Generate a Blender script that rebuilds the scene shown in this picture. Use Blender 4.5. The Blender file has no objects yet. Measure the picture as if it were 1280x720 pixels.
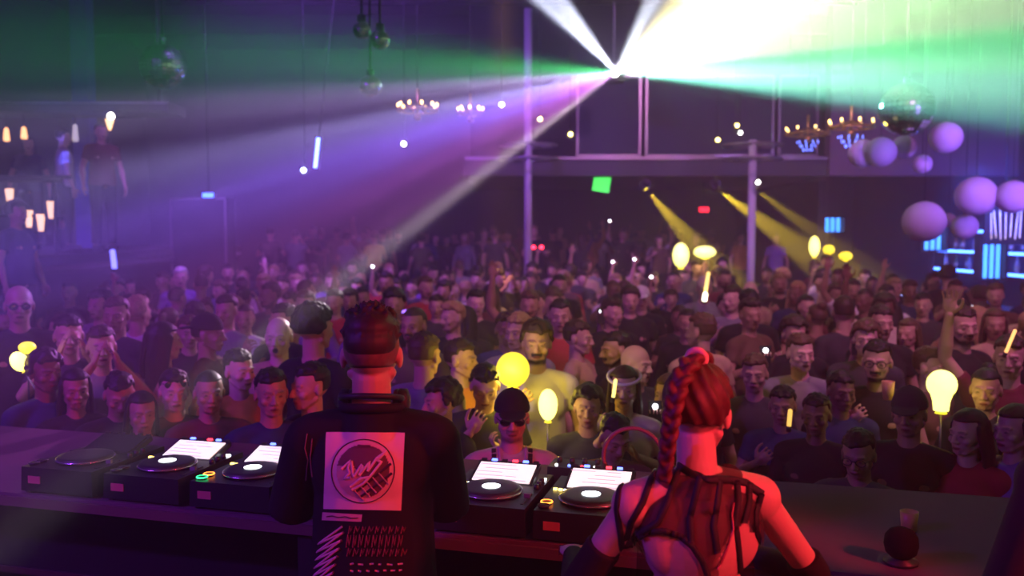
import bpy, bmesh, math, random
from mathutils import Vector, Matrix, Euler
from mathutils.bvhtree import BVHTree
from mathutils import noise as mnoise
R = math.radians
PI = math.pi
rnd = random.Random(7)
SC = bpy.context.scene
COL = SC.collection

# ---------------------------------------------------------------- camera
CAMZ = 2.35
FPX = 1108.0
PITCH = math.atan(70 / FPX)            # the horizon lies at picture row 290
cam_d = bpy.data.cameras.new('camera')
cam_d.sensor_width = 36.0
cam_d.lens = 36.0 * FPX / 1280.0
cam_d.clip_start = 0.05
cam_d.clip_end = 200
cam = bpy.data.objects.new('camera', cam_d)
COL.objects.link(cam)
cam.location = (0, 0, CAMZ)
cam.rotation_euler = (PI / 2 - PITCH, 0, 0)
SC.camera = cam


def ray(px, py):
    """world direction through a pixel of the 1280x720 frame (unnormalised, forward depth 1)"""
    v = Vector(((px - 640) / FPX, (360 - py) / FPX, -1.0))
    return Matrix.Rotation(PI / 2 - PITCH, 3, 'X') @ v


def at(px, py, Y):
    """the world point seen at a pixel, at distance Y into the room"""
    r = ray(px, py)
    return Vector((0, 0, CAMZ)) + r * (Y / r.y)


# ---------------------------------------------------------------- view, cycles
SC.view_settings.view_transform = 'Standard'
SC.view_settings.look = 'None'
SC.view_settings.exposure = 0.0
SC.view_settings.gamma = 1.0
SC.view_settings.use_curve_mapping = False
cy = SC.cycles
cy.max_bounces = 4
cy.diffuse_bounces = 2
cy.glossy_bounces = 2
cy.transmission_bounces = 3
cy.transparent_max_bounces = 6
cy.volume_bounces = 0
cy.sample_clamp_indirect = 3.0
cy.sample_clamp_direct = 0.0
cy.caustics_reflective = False
cy.caustics_refractive = False

cam_d.dof.use_dof = True            # the phone camera's own shallow focus
cam_d.dof.focus_distance = 3.0
cam_d.dof.aperture_fstop = 2.2

world = bpy.data.worlds.new('night')
SC.world = world
world.use_nodes = True
world.node_tree.nodes['Background'].inputs[0].default_value = (0.02, 0.01, 0.04, 1)
world.node_tree.nodes['Background'].inputs[1].default_value = 0.05


# ---------------------------------------------------------------- lights
def spot(name, loc, target, color, power, angle, blend=0.3, radius=0.04):
    d = bpy.data.lights.new(name, 'SPOT')
    d.color = color
    d.energy = power
    d.spot_size = R(angle)
    d.spot_blend = blend
    d.shadow_soft_size = radius
    o = bpy.data.objects.new(name, d)
    COL.objects.link(o)
    o.location = loc
    o.rotation_euler = (Vector(target) - Vector(loc)).to_track_quat('-Z', 'Y').to_euler()
    return o


# the effect projector on the balcony front: one source whose gobo throws flat coloured fans
SRC = at(770, 90, 15.2)
AX = (Vector((0, 0, CAMZ)) - SRC).normalized()


def fan_az(px, py):
    e1 = Vector((1, 0, 0)) - AX * AX.x
    e1.normalize()
    e2 = AX.cross(e1)
    if e2.z < 0:
        e2 = -e2
    r = ray(px, py)
    r = r - AX * r.dot(AX)
    # the image direction from the source's pixel
    r0 = ray(770, 90)
    r = ray(px, py) / ray(px, py).y - r0 / r0.y
    r = r - AX * r.dot(AX)
    return math.atan2(r.dot(e2), r.dot(e1)), e1, e2


def ang(deg):
    """screen angle (degrees, 0 right, 90 up) -> gobo coordinate 0..1"""
    a, _, _ = fan_az(770 + 200 * math.cos(R(deg)), 90 - 200 * math.sin(R(deg)))
    return (a / (2 * PI)) % 1.0


def projector_light():
    d = bpy.data.lights.new('effect_projector_light', 'POINT')
    d.energy = FAN_POWER
    d.shadow_soft_size = 0.03
    o = bpy.data.objects.new('effect_projector_light', d)
    COL.objects.link(o)
    o.location = SRC
    d.use_nodes = True
    nt = d.node_tree
    N = nt.nodes
    L = nt.links
    N.clear()
    out = N.new('ShaderNodeOutputLight')
    em = N.new('ShaderNodeEmission')
    L.new(em.outputs[0], out.inputs[0])
    geo = N.new('ShaderNodeNewGeometry')
    _, e1, e2 = fan_az(900, 90)

    def dot(vec):
        n = N.new('ShaderNodeVectorMath')
        n.operation = 'DOT_PRODUCT'
        L.new(geo.outputs['Incoming'], n.inputs[0])
        n.inputs[1].default_value = vec
        return n.outputs['Value']

    def m(op, a, b=None, c=None):
        n = N.new('ShaderNodeMath')
        n.operation = op
        for i, v in enumerate((a, b, c)):
            if v is None:
                continue
            if isinstance(v, (int, float)):
                n.inputs[i].default_value = v
            else:
                L.new(v, n.inputs[i])
        return n.outputs[0]
    x = dot(e1)
    y = dot(e2)
    f = dot(AX)
    az = m('FRACT', m('ADD', m('DIVIDE', m('ARCTAN2', y, x), 2 * PI), 1.0))
    cr = N.new('ShaderNodeValToRGB')
    L.new(az, cr.inputs[0])
    cr.color_ramp.interpolation = 'LINEAR'
    stops = sorted([(ang(a), tuple(c) + (r / 90,)) for a, c, r in FAN], key=lambda s: s[0])
    el = cr.color_ramp.elements
    el[0].position = stops[0][0]
    el[0].color = stops[0][1]
    el[1].position = stops[-1][0]
    el[1].color = stops[-1][1]
    for p, c in stops[1:-1]:
        e = el.new(p)
        e.color = c
    # fine streaks of the gobo
    no = N.new('ShaderNodeTexNoise')
    no.noise_dimensions = '1D'
    no.inputs['Scale'].default_value = 90.0
    no.inputs['Detail'].default_value = 2.0
    L.new(az, no.inputs['W'])
    st = m('MULTIPLY_ADD', no.outputs['Fac'], 1.1, 0.45)
    # every beam fades out towards its own reach off the axis
    th = m('ARCCOSINE', f)
    reach = m('MULTIPLY', cr.outputs['Alpha'], PI / 2)
    fall = m('DIVIDE', m('SUBTRACT', reach, th), m('MULTIPLY', reach, 0.6))
    fall.node.use_clamp = True
    L.new(cr.outputs['Color'], em.inputs['Color'])
    L.new(m('MULTIPLY', st, fall), em.inputs['Strength'])
    return o


K = (0, 0, 0)
FAN_POWER = 22000.0
FAN = [  # screen angle, colour, reach (degrees off the projector's axis) of its fans and beams
    (-8.8, K, 40), (-7.3, (.18, .90, .70), 36), (-4.5, (.62, 1.9, 1.25), 44), (0, (.70, 2.3, 1.15), 50),
    (5, (.25, 1.7, .55), 55), (8, (1.0, 1.5, .8), 60), (13, (1.2, 2.3, 1.0), 60), (25, (1.6, 2.6, 1.3), 60), (38, (1.8, 2.2, .9), 60),
    (50, (.60, .52, .28), 60), (55, (.14, .13, .12), 60), (58, (.26, .27, .33), 60), (66, (.30, .32, .38), 60), (70, (.004, .004, .008), 60),
    (122, (.004, .004, .006), 60), (125, (.42, .45, .60), 60), (138, (.42, .45, .60), 60), (141, (.004, .004, .008), 60),
    (165, (.004, .008, .010), 30), (171, (.006, .05, .02), 30), (176, (.02, .36, .07), 31), (182, (.06, .30, .13), 34), (184.5, (.52, .46, .80), 29),
    (187.5, (.36, .24, .56), 28), (189.2, (.03, .005, .015), 32), (191, (.85, .70, 1.6), 24), (197, (.68, .32, 2.2), 25), (205, (.40, .10, .56), 29),
    (215, (.20, .05, .20), 31), (217.5, (.70, .54, .64), 32), (219, K, 32)]

# unseen wash spots without fixtures: ceiling and booth washes, plus added fills
WASH = [  # name, place, target, colour, power, cone
    ('red_booth_spot', (2.5, .9, 2.9), (.60, 2.25, 1.7), (1, .03, .06), 420, 42),
    ('red_booth_low_spot', (1.3, .1, 2.9), (-.40, 2.5, 1.75), (1, .04, .12), 95, 44),
    ('violet_booth_spot', (-3.6, 1.2, 3.6), (-.7, 3.0, 1.7), (.28, .04, 1), 300, 70),
    ('violet_desk_spot', (-4.3, 1.2, 3.6), (-2.3, 3.5, 1.3), (.30, .03, 1), 190, 60),
    ('red_panel_wash', (-1.2, -1.6, 2.9), (-1.3, 2.6, .8), (1, .03, .10), 34, 60),
    ('amber_crowd_wash', (1.0, 3.4, 6.8), (1.4, 8.6, 1.2), (1, .46, .22), 400, 66),
    ('pink_crowd_wash', (4.0, 3.0, 6.8), (4.0, 9.0, 1.0), (.66, .12, .60), 1350, 84),
    ('violet_crowd_wash', (-5.5, 2.0, 6.4), (-4.0, 8.5, 1.0), (.34, .02, 1), 1250, 78),
    ('violet_back_wash', (-2.5, 9.0, 6.8), (-1.5, 17.0, 1.0), (.34, .10, 1), 2600, 90),
    ('plum_back_fill', (3.2, 10.0, 6.9), (3.4, 17.5, 1.2), (.62, .22, .60), 1300, 80),  # unseen spot added to lift the haze under the balcony
    ('lilac_lantern_fill', (6.2, 6.5, 3.0), (6.0, 11.5, 4.2), (.42, .18, 1), 1100, 60),  # unseen spot added to turn the paper lanterns violet
    ('blue_bar_fill', (6.4, 12.5, 3.2), (8.8, 14.5, 1.6), (.06, .10, 1), 1000, 110),  # unseen spot added to spread the blue glow over the bar
    ('blue_column_wash', (-6.3, 12.2, 2.6), (-6.3, 13.1, 6.0), (.10, .10, 1), 260, 60),
    ('violet_pillar_wash', (.3, 14.6, 1.9), (.28, 15.5, 4.5), (.35, .15, 1), 60, 40),
    ('amber_drop_beam', (-.1, 12.0, 6.9), (-.15, 11.0, 1.0), (1, .45, .06), 4500, 9),
]
for n_, l_, t_, c_, p_, a_ in WASH:
    spot(n_, l_, t_, c_, p_, a_, .6, .12)

# ---------------------------------------------------------------- materials
MATS = {}


def mat(name, col=(.5, .5, .5), rough=.6, metal=0.0, emit=None, strength=1.0, noise=0.0, nscale=8.0, spec=.5, alpha=1.0):
    if name in MATS:
        return MATS[name]
    m = bpy.data.materials.new(name)
    m.use_nodes = True
    nt = m.node_tree
    b = nt.nodes['Principled BSDF']
    b.inputs['Base Color'].default_value = tuple(col) + (1,)
    b.inputs['Roughness'].default_value = rough
    b.inputs['Metallic'].default_value = metal
    b.inputs['Specular IOR Level'].default_value = spec
    if alpha < 1:
        b.inputs['Alpha'].default_value = alpha
    if emit:
        b.inputs['Emission Color'].default_value = tuple(emit) + (1,)
        b.inputs['Emission Strength'].default_value = strength
    if noise > 0:
        tc = nt.nodes.new('ShaderNodeTexCoord')
        n = nt.nodes.new('ShaderNodeTexNoise')
        n.inputs['Scale'].default_value = nscale
        n.inputs['Detail'].default_value = 3
        mr = nt.nodes.new('ShaderNodeMapRange')
        mr.inputs['To Min'].default_value = 1 - noise
        mr.inputs['To Max'].default_value = 1 + noise
        mx = nt.nodes.new('ShaderNodeVectorMath')
        mx.operation = 'SCALE'
        mx.inputs[0].default_value = col
        nt.links.new(tc.outputs['Object'], n.inputs['Vector'])
        nt.links.new(n.outputs['Fac'], mr.inputs['Value'])
        nt.links.new(mr.outputs[0], mx.inputs['Scale'])
        nt.links.new(mx.outputs[0], b.inputs['Base Color'])
    MATS[name] = m
    return m


def tinted(name, rough=.8, noise=.15, nscale=30, mask=False, spec=.3):
    """a material whose base colour is the object's own colour; mask: skin with eyes, lips, brows, beard"""
    m = bpy.data.materials.new(name)
    m.use_nodes = True
    nt = m.node_tree
    L = nt.links
    b = nt.nodes['Principled BSDF']
    b.inputs['Roughness'].default_value = rough
    b.inputs['Specular IOR Level'].default_value = spec
    oi = nt.nodes.new('ShaderNodeObjectInfo')
    tc = nt.nodes.new('ShaderNodeTexCoord')
    n = nt.nodes.new('ShaderNodeTexNoise')
    n.inputs['Scale'].default_value = nscale
    mr = nt.nodes.new('ShaderNodeMapRange')
    mr.inputs['To Min'].default_value = 1 - noise
    mr.inputs['To Max'].default_value = 1 + noise
    mx = nt.nodes.new('ShaderNodeVectorMath')
    mx.operation = 'SCALE'
    L.new(tc.outputs['Object'], n.inputs['Vector'])
    L.new(n.outputs['Fac'], mr.inputs['Value'])
    L.new(oi.outputs['Color'], mx.inputs[0])
    L.new(mr.outputs[0], mx.inputs['Scale'])
    cur = mx.outputs[0]
    if mask:
        at_ = nt.nodes.new('ShaderNodeAttribute')
        at_.attribute_name = 'mask'
        sp = nt.nodes.new('ShaderNodeSeparateColor')
        L.new(at_.outputs['Color'], sp.inputs[0])

        def mix(fac, col, cur):
            x = nt.nodes.new('ShaderNodeMix')
            x.data_type = 'RGBA'
            L.new(fac, x.inputs['Factor'])
            L.new(cur, x.inputs['A'])
            x.inputs['B'].default_value = col
            return x.outputs['Result']
        beard = nt.nodes.new('ShaderNodeMath')
        beard.operation = 'MULTIPLY'
        L.new(sp.outputs['Blue'], beard.inputs[0])
        L.new(oi.outputs['Alpha'], beard.inputs[1])
        cur = mix(beard.outputs[0], (.012, .008, .006, 1), cur)
        cur = mix(sp.outputs['Red'], (.26, .06, .05, 1), cur)
        cur = mix(sp.outputs['Green'], (.01, .007, .006, 1), cur)
        b.inputs['Subsurface Weight'].default_value = 0.0
    L.new(cur, b.inputs['Base Color'])
    MATS[name] = m
    return m


# ---------------------------------------------------------------- objects and tags
def tag(o, label=None, cat=None, group=None, kind=None):
    if label:
        o['label'] = label
    if cat:
        o['category'] = cat
    if group:
        o['group'] = group
    if kind:
        o['kind'] = kind
    return o


def link(name, me, parent=None, loc=None, rz=None):
    o = bpy.data.objects.new(name, me)
    COL.objects.link(o)
    if parent is not None:
        o.parent = parent
    if loc is not None:
        o.location = loc
    if rz is not None:
        o.rotation_euler = (0, 0, rz)
    return o


def empty(name, loc=(0, 0, 0), rz=0.0):
    o = link(name, None, None, loc, rz)
    o.empty_display_size = .1
    return o


def copy_tree(o, parent=None, loc=None, rz=None):
    c = o.copy()
    COL.objects.link(c)
    if parent is not None:
        c.parent = parent
    if loc is not None:
        c.location = loc
    if rz is not None:
        c.rotation_euler = (0, 0, rz)
    for ch in o.children:
        copy_tree(ch, c)
    return c


class MB:
    """collects simple closed shapes into one mesh"""

    def __init__(self):
        self.v, self.f, self.mi, self.sm = [], [], [], []

    def add(self, vs, fs, mi=0, smooth=False):
        b = len(self.v)
        self.v += [tuple(v) for v in vs]
        self.f += [tuple(i + b for i in f) for f in fs]
        self.mi += [mi] * len(fs)
        self.sm += [smooth] * len(fs)
        return self

    def box(self, c, s, mi=0, rot=None, taper=1.0):
        c = Vector(c)
        vs = []
        for z in (-.5, .5):
            k = 1.0 if z < 0 else taper
            for x, y in ((-.5, -.5), (.5, -.5), (.5, .5), (-.5, .5)):
                p = Vector((x * s[0] * k, y * s[1] * k, z * s[2]))
                if rot is not None:
                    p = rot @ p
                vs.append(c + p)
        return self.add(vs, [(3, 2, 1, 0), (4, 5, 6, 7), (0, 1, 5, 4), (1, 2, 6, 5), (2, 3, 7, 6), (3, 0, 4, 7)], mi)

    def tube(self, a, b, ra, rb=None, n=20, mi=0, round_=False, flat=1.0, smooth=True):
        """tapered cylinder a->b, optionally with round ends; flat squashes it along the second axis"""
        a, b = Vector(a), Vector(b)
        rb = ra if rb is None else rb
        d = b - a
        L = d.length
        if L < 1e-6:
            return self.ball(a, (ra, ra, ra), mi=mi)
        q = d.to_track_quat('Z', 'Y')
        rings = []
        if round_:
            for k in (0.05, .35, .7):
                t = k * PI / 2
                rings.append((-ra * math.cos(t), ra * math.sin(t)))
        rings += [(0, ra), (L, rb)]
        if round_:
            for k in (.7, .35, .05):
                t = k * PI / 2
                rings.append((L + rb * math.cos(t), rb * math.sin(t)))
        vs, fs = [], []
        for z, r in rings:
            for i in range(n):
                w = 2 * PI * i / n
                vs.append(a + q @ Vector((r * math.cos(w), r * flat * math.sin(w), z)))
        for k in range(len(rings) - 1):
            for i in range(n):
                j = (i + 1) % n
                fs.append((k * n + i, k * n + j, (k + 1) * n + j, (k + 1) * n + i))
        fs.append(tuple(range(n))[::-1])
        fs.append(tuple((len(rings) - 1) * n + i for i in range(n)))
        return self.add(vs, fs, mi, smooth)

    def ball(self, c, r, mi=0, n=28, m=18, rot=None):
        if isinstance(r, (int, float)):
            r = (r, r, r)
        c = Vector(c)
        vs, fs = [], []
        for k in range(1, m):
            t = PI * k / m
            for i in range(n):
                w = 2 * PI * i / n
                p = Vector((r[0] * math.sin(t) * math.cos(w), r[1] * math.sin(t) * math.sin(w), r[2] * math.cos(t)))
                vs.append(c + (rot @ p if rot is not None else p))
        top, bot = Vector((0, 0, r[2])), Vector((0, 0, -r[2]))
        vs.append(c + (rot @ top if rot is not None else top))
        vs.append(c + (rot @ bot if rot is not None else bot))
        T, B = len(vs) - 2, len(vs) - 1
        for k in range(m - 2):
            for i in range(n):
                j = (i + 1) % n
                fs.append((k * n + j, k * n + i, (k + 1) * n + i, (k + 1) * n + j))
        for i in range(n):
            j = (i + 1) % n
            fs.append((i, j, T))
            fs.append(((m - 2) * n + j, (m - 2) * n + i, B))
        fs = [f[::-1] for f in fs]
        fs = [f[::-1] for f in fs]
        return self.add(vs, fs, mi, True)

    def lathe(self, prof, c=(0, 0, 0), n=24, mi=0, rot=None, smooth=True):
        c = Vector(c)
        vs, fs = [], []
        for r, z in prof:
            for i in range(n):
                w = 2 * PI * i / n
                p = Vector((r * math.cos(w), r * math.sin(w), z))
                vs.append(c + (rot @ p if rot is not None else p))
        for k in range(len(prof) - 1):
            for i in range(n):
                j = (i + 1) % n
                fs.append((k * n + i, k * n + j, (k + 1) * n + j, (k + 1) * n + i))
        if prof[0][0] > 1e-5:
            fs.append(tuple(range(n))[::-1])
        if prof[-1][0] > 1e-5:
            fs.append(tuple((len(prof) - 1) * n + i for i in range(n)))
        return self.add(vs, fs, mi, smooth)

    def torus(self, c, R_, r, n=32, m=8, mi=0, rot=None, a0=0.0, a1=2 * PI, sq=1.0):
        c = Vector(c)
        full = abs(a1 - a0 - 2 * PI) < 1e-4
        N = n if full else n + 1
        vs, fs = [], []
        for i in range(N):
            w = a0 + (a1 - a0) * i / n
            for k in range(m):
                t = 2 * PI * k / m
                p = Vector(((R_ + r * math.cos(t)) * math.cos(w), (R_ + r * math.cos(t)) * math.sin(w) * sq, r * math.sin(t)))
                vs.append(c + (rot @ p if rot is not None else p))
        for i in range(n):
            i2 = (i + 1) % N
            for k in range(m):
                k2 = (k + 1) % m
                fs.append((i * m + k, i2 * m + k, i2 * m + k2, i * m + k2))
        if not full:
            fs.append(tuple(range(m)))
            fs.append(tuple(n * m + k for k in range(m))[::-1])
        return self.add(vs, fs, mi, True)

    def path(self, pts, r, n=8, mi=0):
        for p, q in zip(pts, pts[1:]):
            self.tube(p, q, r, r, n=n, mi=mi, round_=True)
        return self

    def mesh(self, name, mats):
        me = bpy.data.meshes.new(name)
        me.from_pydata(self.v, [], self.f)
        if not isinstance(mats, (list, tuple)):
            mats = [mats]
        for m in mats:
            me.materials.append(m)
        me.polygons.foreach_set('material_index', self.mi)
        me.polygons.foreach_set('use_smooth', self.sm)
        me.update()
        return me

    def build(self, name, mats, parent=None, loc=None, rz=None):
        return link(name, self.mesh(name, mats), parent, loc, rz)

    def remeshed(self, name, mats, voxel, smooth=2, factor=.5):
        """fuse everything collected into ONE continuous surface"""
        me = self.mesh(name + '_raw', mats)
        o = bpy.data.objects.new('tmp', me)
        COL.objects.link(o)
        r = o.modifiers.new('r', 'REMESH')
        r.mode = 'VOXEL'
        r.voxel_size = voxel
        r.use_smooth_shade = True
        if smooth:
            s = o.modifiers.new('s', 'SMOOTH')
            s.iterations = smooth
            s.factor = factor
        dg = bpy.context.evaluated_depsgraph_get()
        out = bpy.data.meshes.new_from_object(o.evaluated_get(dg), depsgraph=dg)
        bpy.data.objects.remove(o)
        bpy.data.meshes.remove(me)
        out.name = name
        out.materials.clear()
        for m in (mats if isinstance(mats, (list, tuple)) else [mats]):
            out.materials.append(m)
        return out


# ---------------------------------------------------------------- people
SKIN = tinted('skin', rough=.5, noise=.08, nscale=12, mask=True, spec=.4)
CLOTH = tinted('cloth', rough=.85, noise=.22, nscale=14)
HAIR = tinted('hair', rough=.55, noise=.5, nscale=60, spec=.4)
SHOE = mat('shoe_leather', (.02, .02, .022), .5)
TROUSER = tinted('trouser_cloth', rough=.85, noise=.15)


def head_shapes(b, M, female=False, mouth='closed'):
    """skull, jaw, nose, brow, cheeks, lips, ears; M places head-local coordinates (origin at the neck joint, face to -Y)"""
    rot = M.to_3x3()

    def ball(c, r, n=24, m=14):
        b.ball(M @ Vector(c), r, rot=rot, n=n, m=m)

    def tube(p, q, ra, rb, **k):
        b.tube(M @ Vector(p), M @ Vector(q), ra, rb, round_=True, **k)
    ball((0, .018, .165), (.077, .097, .092), 36, 24)
    ball((0, -.018, .13), (.068, .075, .085), 32, 20)
    ball((0, -.030, .085), (.055, .060, .062))
    j = .020 if female else .026
    ball((0, -.066, .048), (j, .021, .02))
    for s in (-1, 1):
        tube((s * .052, .005, .085), (s * .026, -.055, .050), .018, .018)
        ball((s * .040, -.058, .110), (.025, .024, .022))
        ball((s * .031, -.0775, .1385), (.0135, .0125, .0105))
        ball((s * .079, .012, .128), (.010, .020, .031))
        tube((s * .012, -.088, .1585), (s * .045, -.073, .1595), .0095, .008)
        ball((s * .013, -.1, .104), (.009, .011, .008))
    tube((0, -.088, .148), (0, -.106, .112), .008, .0125)
    ball((0, -.109, .108), (.0115, .0115, .010))
    if mouth == 'open':
        b.torus(M @ Vector((0, -.088, .070)), .017, .0075, rot=rot @ Matrix.Rotation(PI / 2, 3, 'X'))
    else:
        ball((0, -.086, .0765), (.022, .012, .0058))
        ball((0, -.084, .068), (.019, .012, .0065))
    ball((0, -.07, .072), (.034, .022, .026))


def face_mask(me, M, mouth='closed'):
    """the colours a face has: red lips, dark eyes and brows, a beard where it would grow, plus painted mouth shade"""
    inv = M.inverted()
    ca = me.color_attributes.new('mask', 'FLOAT_COLOR', 'POINT')
    data = [0.0] * (4 * len(me.vertices))

    def ell(p, c, r):
        q = ((p.x - c[0]) / r[0]) ** 2 + ((p.z - c[1]) / r[1]) ** 2
        return max(0.0, min(1.0, (1.35 - q) / .6))
    for i, v in enumerate(me.vertices):
        p = inv @ v.co
        data[4 * i + 3] = 1.0
        if p.z < .0 or p.z > .2 or p.y > .06 or abs(p.x) > .1:
            continue
        ax = Vector((abs(p.x), p.y, p.z))
        lip = g = be = 0.0
        if p.y < -.06:
            if mouth == 'open':
                g = max(g, ell(ax, (0, .070), (.017, .017)))  # open mouth shaded by colour, no hollow behind it
            else:
                lip = ell(ax, (0, .0725), (.023, .009))
                g = max(g, .8 * ell(ax, (0, .0725), (.019, .0018)))  # shade between the lips painted as a dark line
            if p.y < -.055:
                e = ell(ax, (.031, .1385), (.0105, .0045))
                g = max(g, .75 * e)
        if p.y < -.045:
            g = max(g, .55 * ell(ax, (.031, .162), (.017, .0042)))
        if p.z < .105 and p.y < .012:
            line = .062 + max(0, (p.y + .05)) * .75
            be = max(0, min(1, (line - p.z) / .012))
            if p.y < -.075 and .076 < p.z < .094 and ax.x < .032:
                be = 1.0
            if p.z < .028:
                be *= max(0, min(1, (p.z - .01) / .018))
            be = max(be, 0.0)
        data[4 * i] = lip
        data[4 * i + 1] = g
        data[4 * i + 2] = be
    ca.data.foreach_set('color', data)


FINGERS = [(-.030, .066, .0078), (-.010, .078, .0082), (.010, .074, .0080), (.029, .058, .0070)]


def hand_shapes(b, wrist, direc, palm_n, curl=.35, side=1, splay=1.25):
    """palm, four separate unequal fingers with knuckle bends, and a thumb off the side of the palm"""
    d = Vector(direc).normalized()
    n = Vector(palm_n)
    n = (n - d * n.dot(d)).normalized()
    s = d.cross(n) * side
    w = Vector(wrist)
    M = Matrix((s, n, d)).transposed()
    b.ball(w + d * .050, (.040, .0165, .052), rot=M)
    b.tube(w - d * .01, w + d * .05, .023, .03, round_=True, flat=.62)
    for x, L, r in FINGERS:
        base = w + d * .088 + s * x
        dd = (d + s * x * 5 * splay * .6).normalized()
        p = base - d * .02
        a = 0.0
        seg = [(.02, 0), (L * .42, curl * .5), (L * .33, curl), (L * .27, curl * .8)]
        for k, (l, c) in enumerate(seg):
            a += c
            q = p + (dd * math.cos(a) + n * math.sin(a)) * l
            rr = r * (1 - .07 * k)
            b.tube(p, q, rr, rr * .95, n=8, round_=True)
            p = q
    p0 = w + d * .025 - s * .028
    p1 = p0 + (d * .6 - s * .75 + n * .25).normalized() * .042
    p2 = p1 + (d * .85 - s * .35 + n * .35).normalized() * .032
    p3 = p2 + (d * .9 + n * .4).normalized() * .024
    b.tube(p0, p1, .014, .0115, n=8, round_=True)
    b.tube(p1, p2, .0105, .0095, n=8, round_=True)
    b.tube(p2, p3, .0092, .008, n=8, round_=True)


# poses: joint positions for a 1.75 m body facing -Y. arms: (elbow, wrist, hand direction, palm normal, curl) for x<0 then x>0
POSES = {
    'down': [((-.26, .02, 1.14), (-.28, -.06, .90), (-.02, -.1, -1), (1, -.1, 0), .45), ((.26, .02, 1.14), (.28, -.06, .90), (.02, -.1, -1), (-1, -.1, 0), .45)],
    'dance': [((-.29, -.03, 1.17), (-.23, -.25, 1.27), (.1, -.6, .8), (.9, 0, -.1), 1.1), ((.29, -.02, 1.16), (.20, -.24, 1.18), (-.2, -.8, .5), (-.9, 0, -.1), 1.1)],
    'raised': [((-.33, -.06, 1.62), (-.30, -.12, 1.88), (.0, -.1, 1), (0, -1, 0), .35), ((.28, .0, 1.16), (.18, -.22, 1.16), (-.6, -.7, .1), (0, 0, -1), .9)],
    'hands_up': [((-.31, -.02, 1.60), (-.24, -.1, 1.86), (.1, -.1, 1), (0, -1, 0), .25), ((.32, -.03, 1.58), (.25, -.1, 1.84), (-.1, -.1, 1), (0, -1, 0), .3)],
    'drink': [((-.27, -.03, 1.17), (-.12, -.26, 1.32), (.55, -.3, .55), (.2, .9, 0), 1.15), ((.26, .02, 1.15), (.25, -.15, .95), (.0, -.6, -.8), (-1, 0, 0), .5)],
    'phone': [((-.25, -.09, 1.20), (-.09, -.30, 1.42), (.45, -.2, .8), (.3, .9, 0), .9), ((.27, -.02, 1.16), (.10, -.26, 1.30), (-.7, -.2, .6), (0, 0, 1), .9)],
    'hold': [((-.33, -.06, 1.62), (-.30, -.12, 1.88), (.0, -.1, 1), (0, -1, 0), 1.25), ((.26, .02, 1.14), (.28, -.06, .90), (.02, -.1, -1), (-1, -.1, 0), .45)],
    'hold_low': [((-.29, -.12, 1.20), (-.30, -.28, 1.45), (.0, -.15, 1), (0, -1, 0), 1.2), ((.26, .02, 1.14), (.28, -.06, .90), (.02, -.1, -1), (-1, -.1, 0), .45)],
    'clap': [((-.26, -.08, 1.30), (-.07, -.24, 1.56), (.35, -.1, .95), (1, .1, 0), .3), ((.26, -.08, 1.30), (.07, -.24, 1.56), (-.35, -.1, .95), (-1, .1, 0), .3)],
}


def head_matrix(yaw=0, pitch=0, roll=0, base=(0, .012, 1.502)):
    return Matrix.Translation(base) @ Matrix.Rotation(yaw, 4, 'Z') @ Matrix.Rotation(pitch, 4, 'X') @ Matrix.Rotation(roll, 4, 'Y')


SH = .180


def body_shapes(b, pose, HM, female=False, mouth='closed', legs=True, fat=1.0):
    hw = .93 if female else 1.0
    b.tube((0, .022, 1.42), (0, .018, 1.50), .066 * hw, .056 * hw, round_=True)
    b.tube((0, .018, 1.49), HM @ Vector((0, .012, .07)), .056 * hw, .054 * hw, round_=True)
    # trunk
    b.ball((0, .005, 1.30), (.158 * hw * fat, .112 * fat, .16))
    b.ball((0, .005, 1.12), (.135 * hw * fat, .100 * fat, .17))
    b.ball((0, .01, .97), (.165 * fat, .115 * fat, .13))
    for s in (-1, 1):
        b.tube((s * .035, .022, 1.452), (s * (SH * hw - .01), .012, 1.412), .045, .05, round_=True)
        b.ball((s * SH * hw, .01, 1.395), (.058, .056, .062))
        b.ball((s * .078, -.068, 1.285), (.068, .050, .062) if female else (.08, .040, .06))
        b.ball((s * .080, .050, 1.32), (.075, .045, .11))
        if legs:
            b.ball((s * .082, .045, .93), (.092, .09, .10))
            b.tube((s * .085, .005, .92), (s * .10, -.012, .50), .092, .057, round_=True)
            b.tube((s * .10, -.012, .50), (s * .105, .02, .09), .055, .036, round_=True)
            b.ball((s * .102, .03, .37), (.052, .055, .10))
            b.ball((s * .105, .035, .045), (.036, .045, .04))
            b.tube((s * .105, .02, .04), (s * .115, -.14, .03), .036, .030, round_=True)
    for s, (el, wr, hd, pn, cu) in zip((-1, 1), POSES[pose]):
        sh = Vector((s * SH * hw, .01, 1.395))
        el, wr = Vector(el), Vector(wr)
        b.tube(sh, el, .047 * hw, .038 * hw, round_=True)
        b.ball(sh.lerp(el, .45), (.044 * hw, .044 * hw, .044 * hw))
        b.tube(el, el.lerp(wr, .35), .038 * hw, .040 * hw, round_=True)
        b.tube(el.lerp(wr, .35), wr, .038 * hw, .024 * hw, round_=True)
        hand_shapes(b, wr, hd, pn, cu, side=s)
    head_shapes(b, HM, female, mouth)


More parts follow.
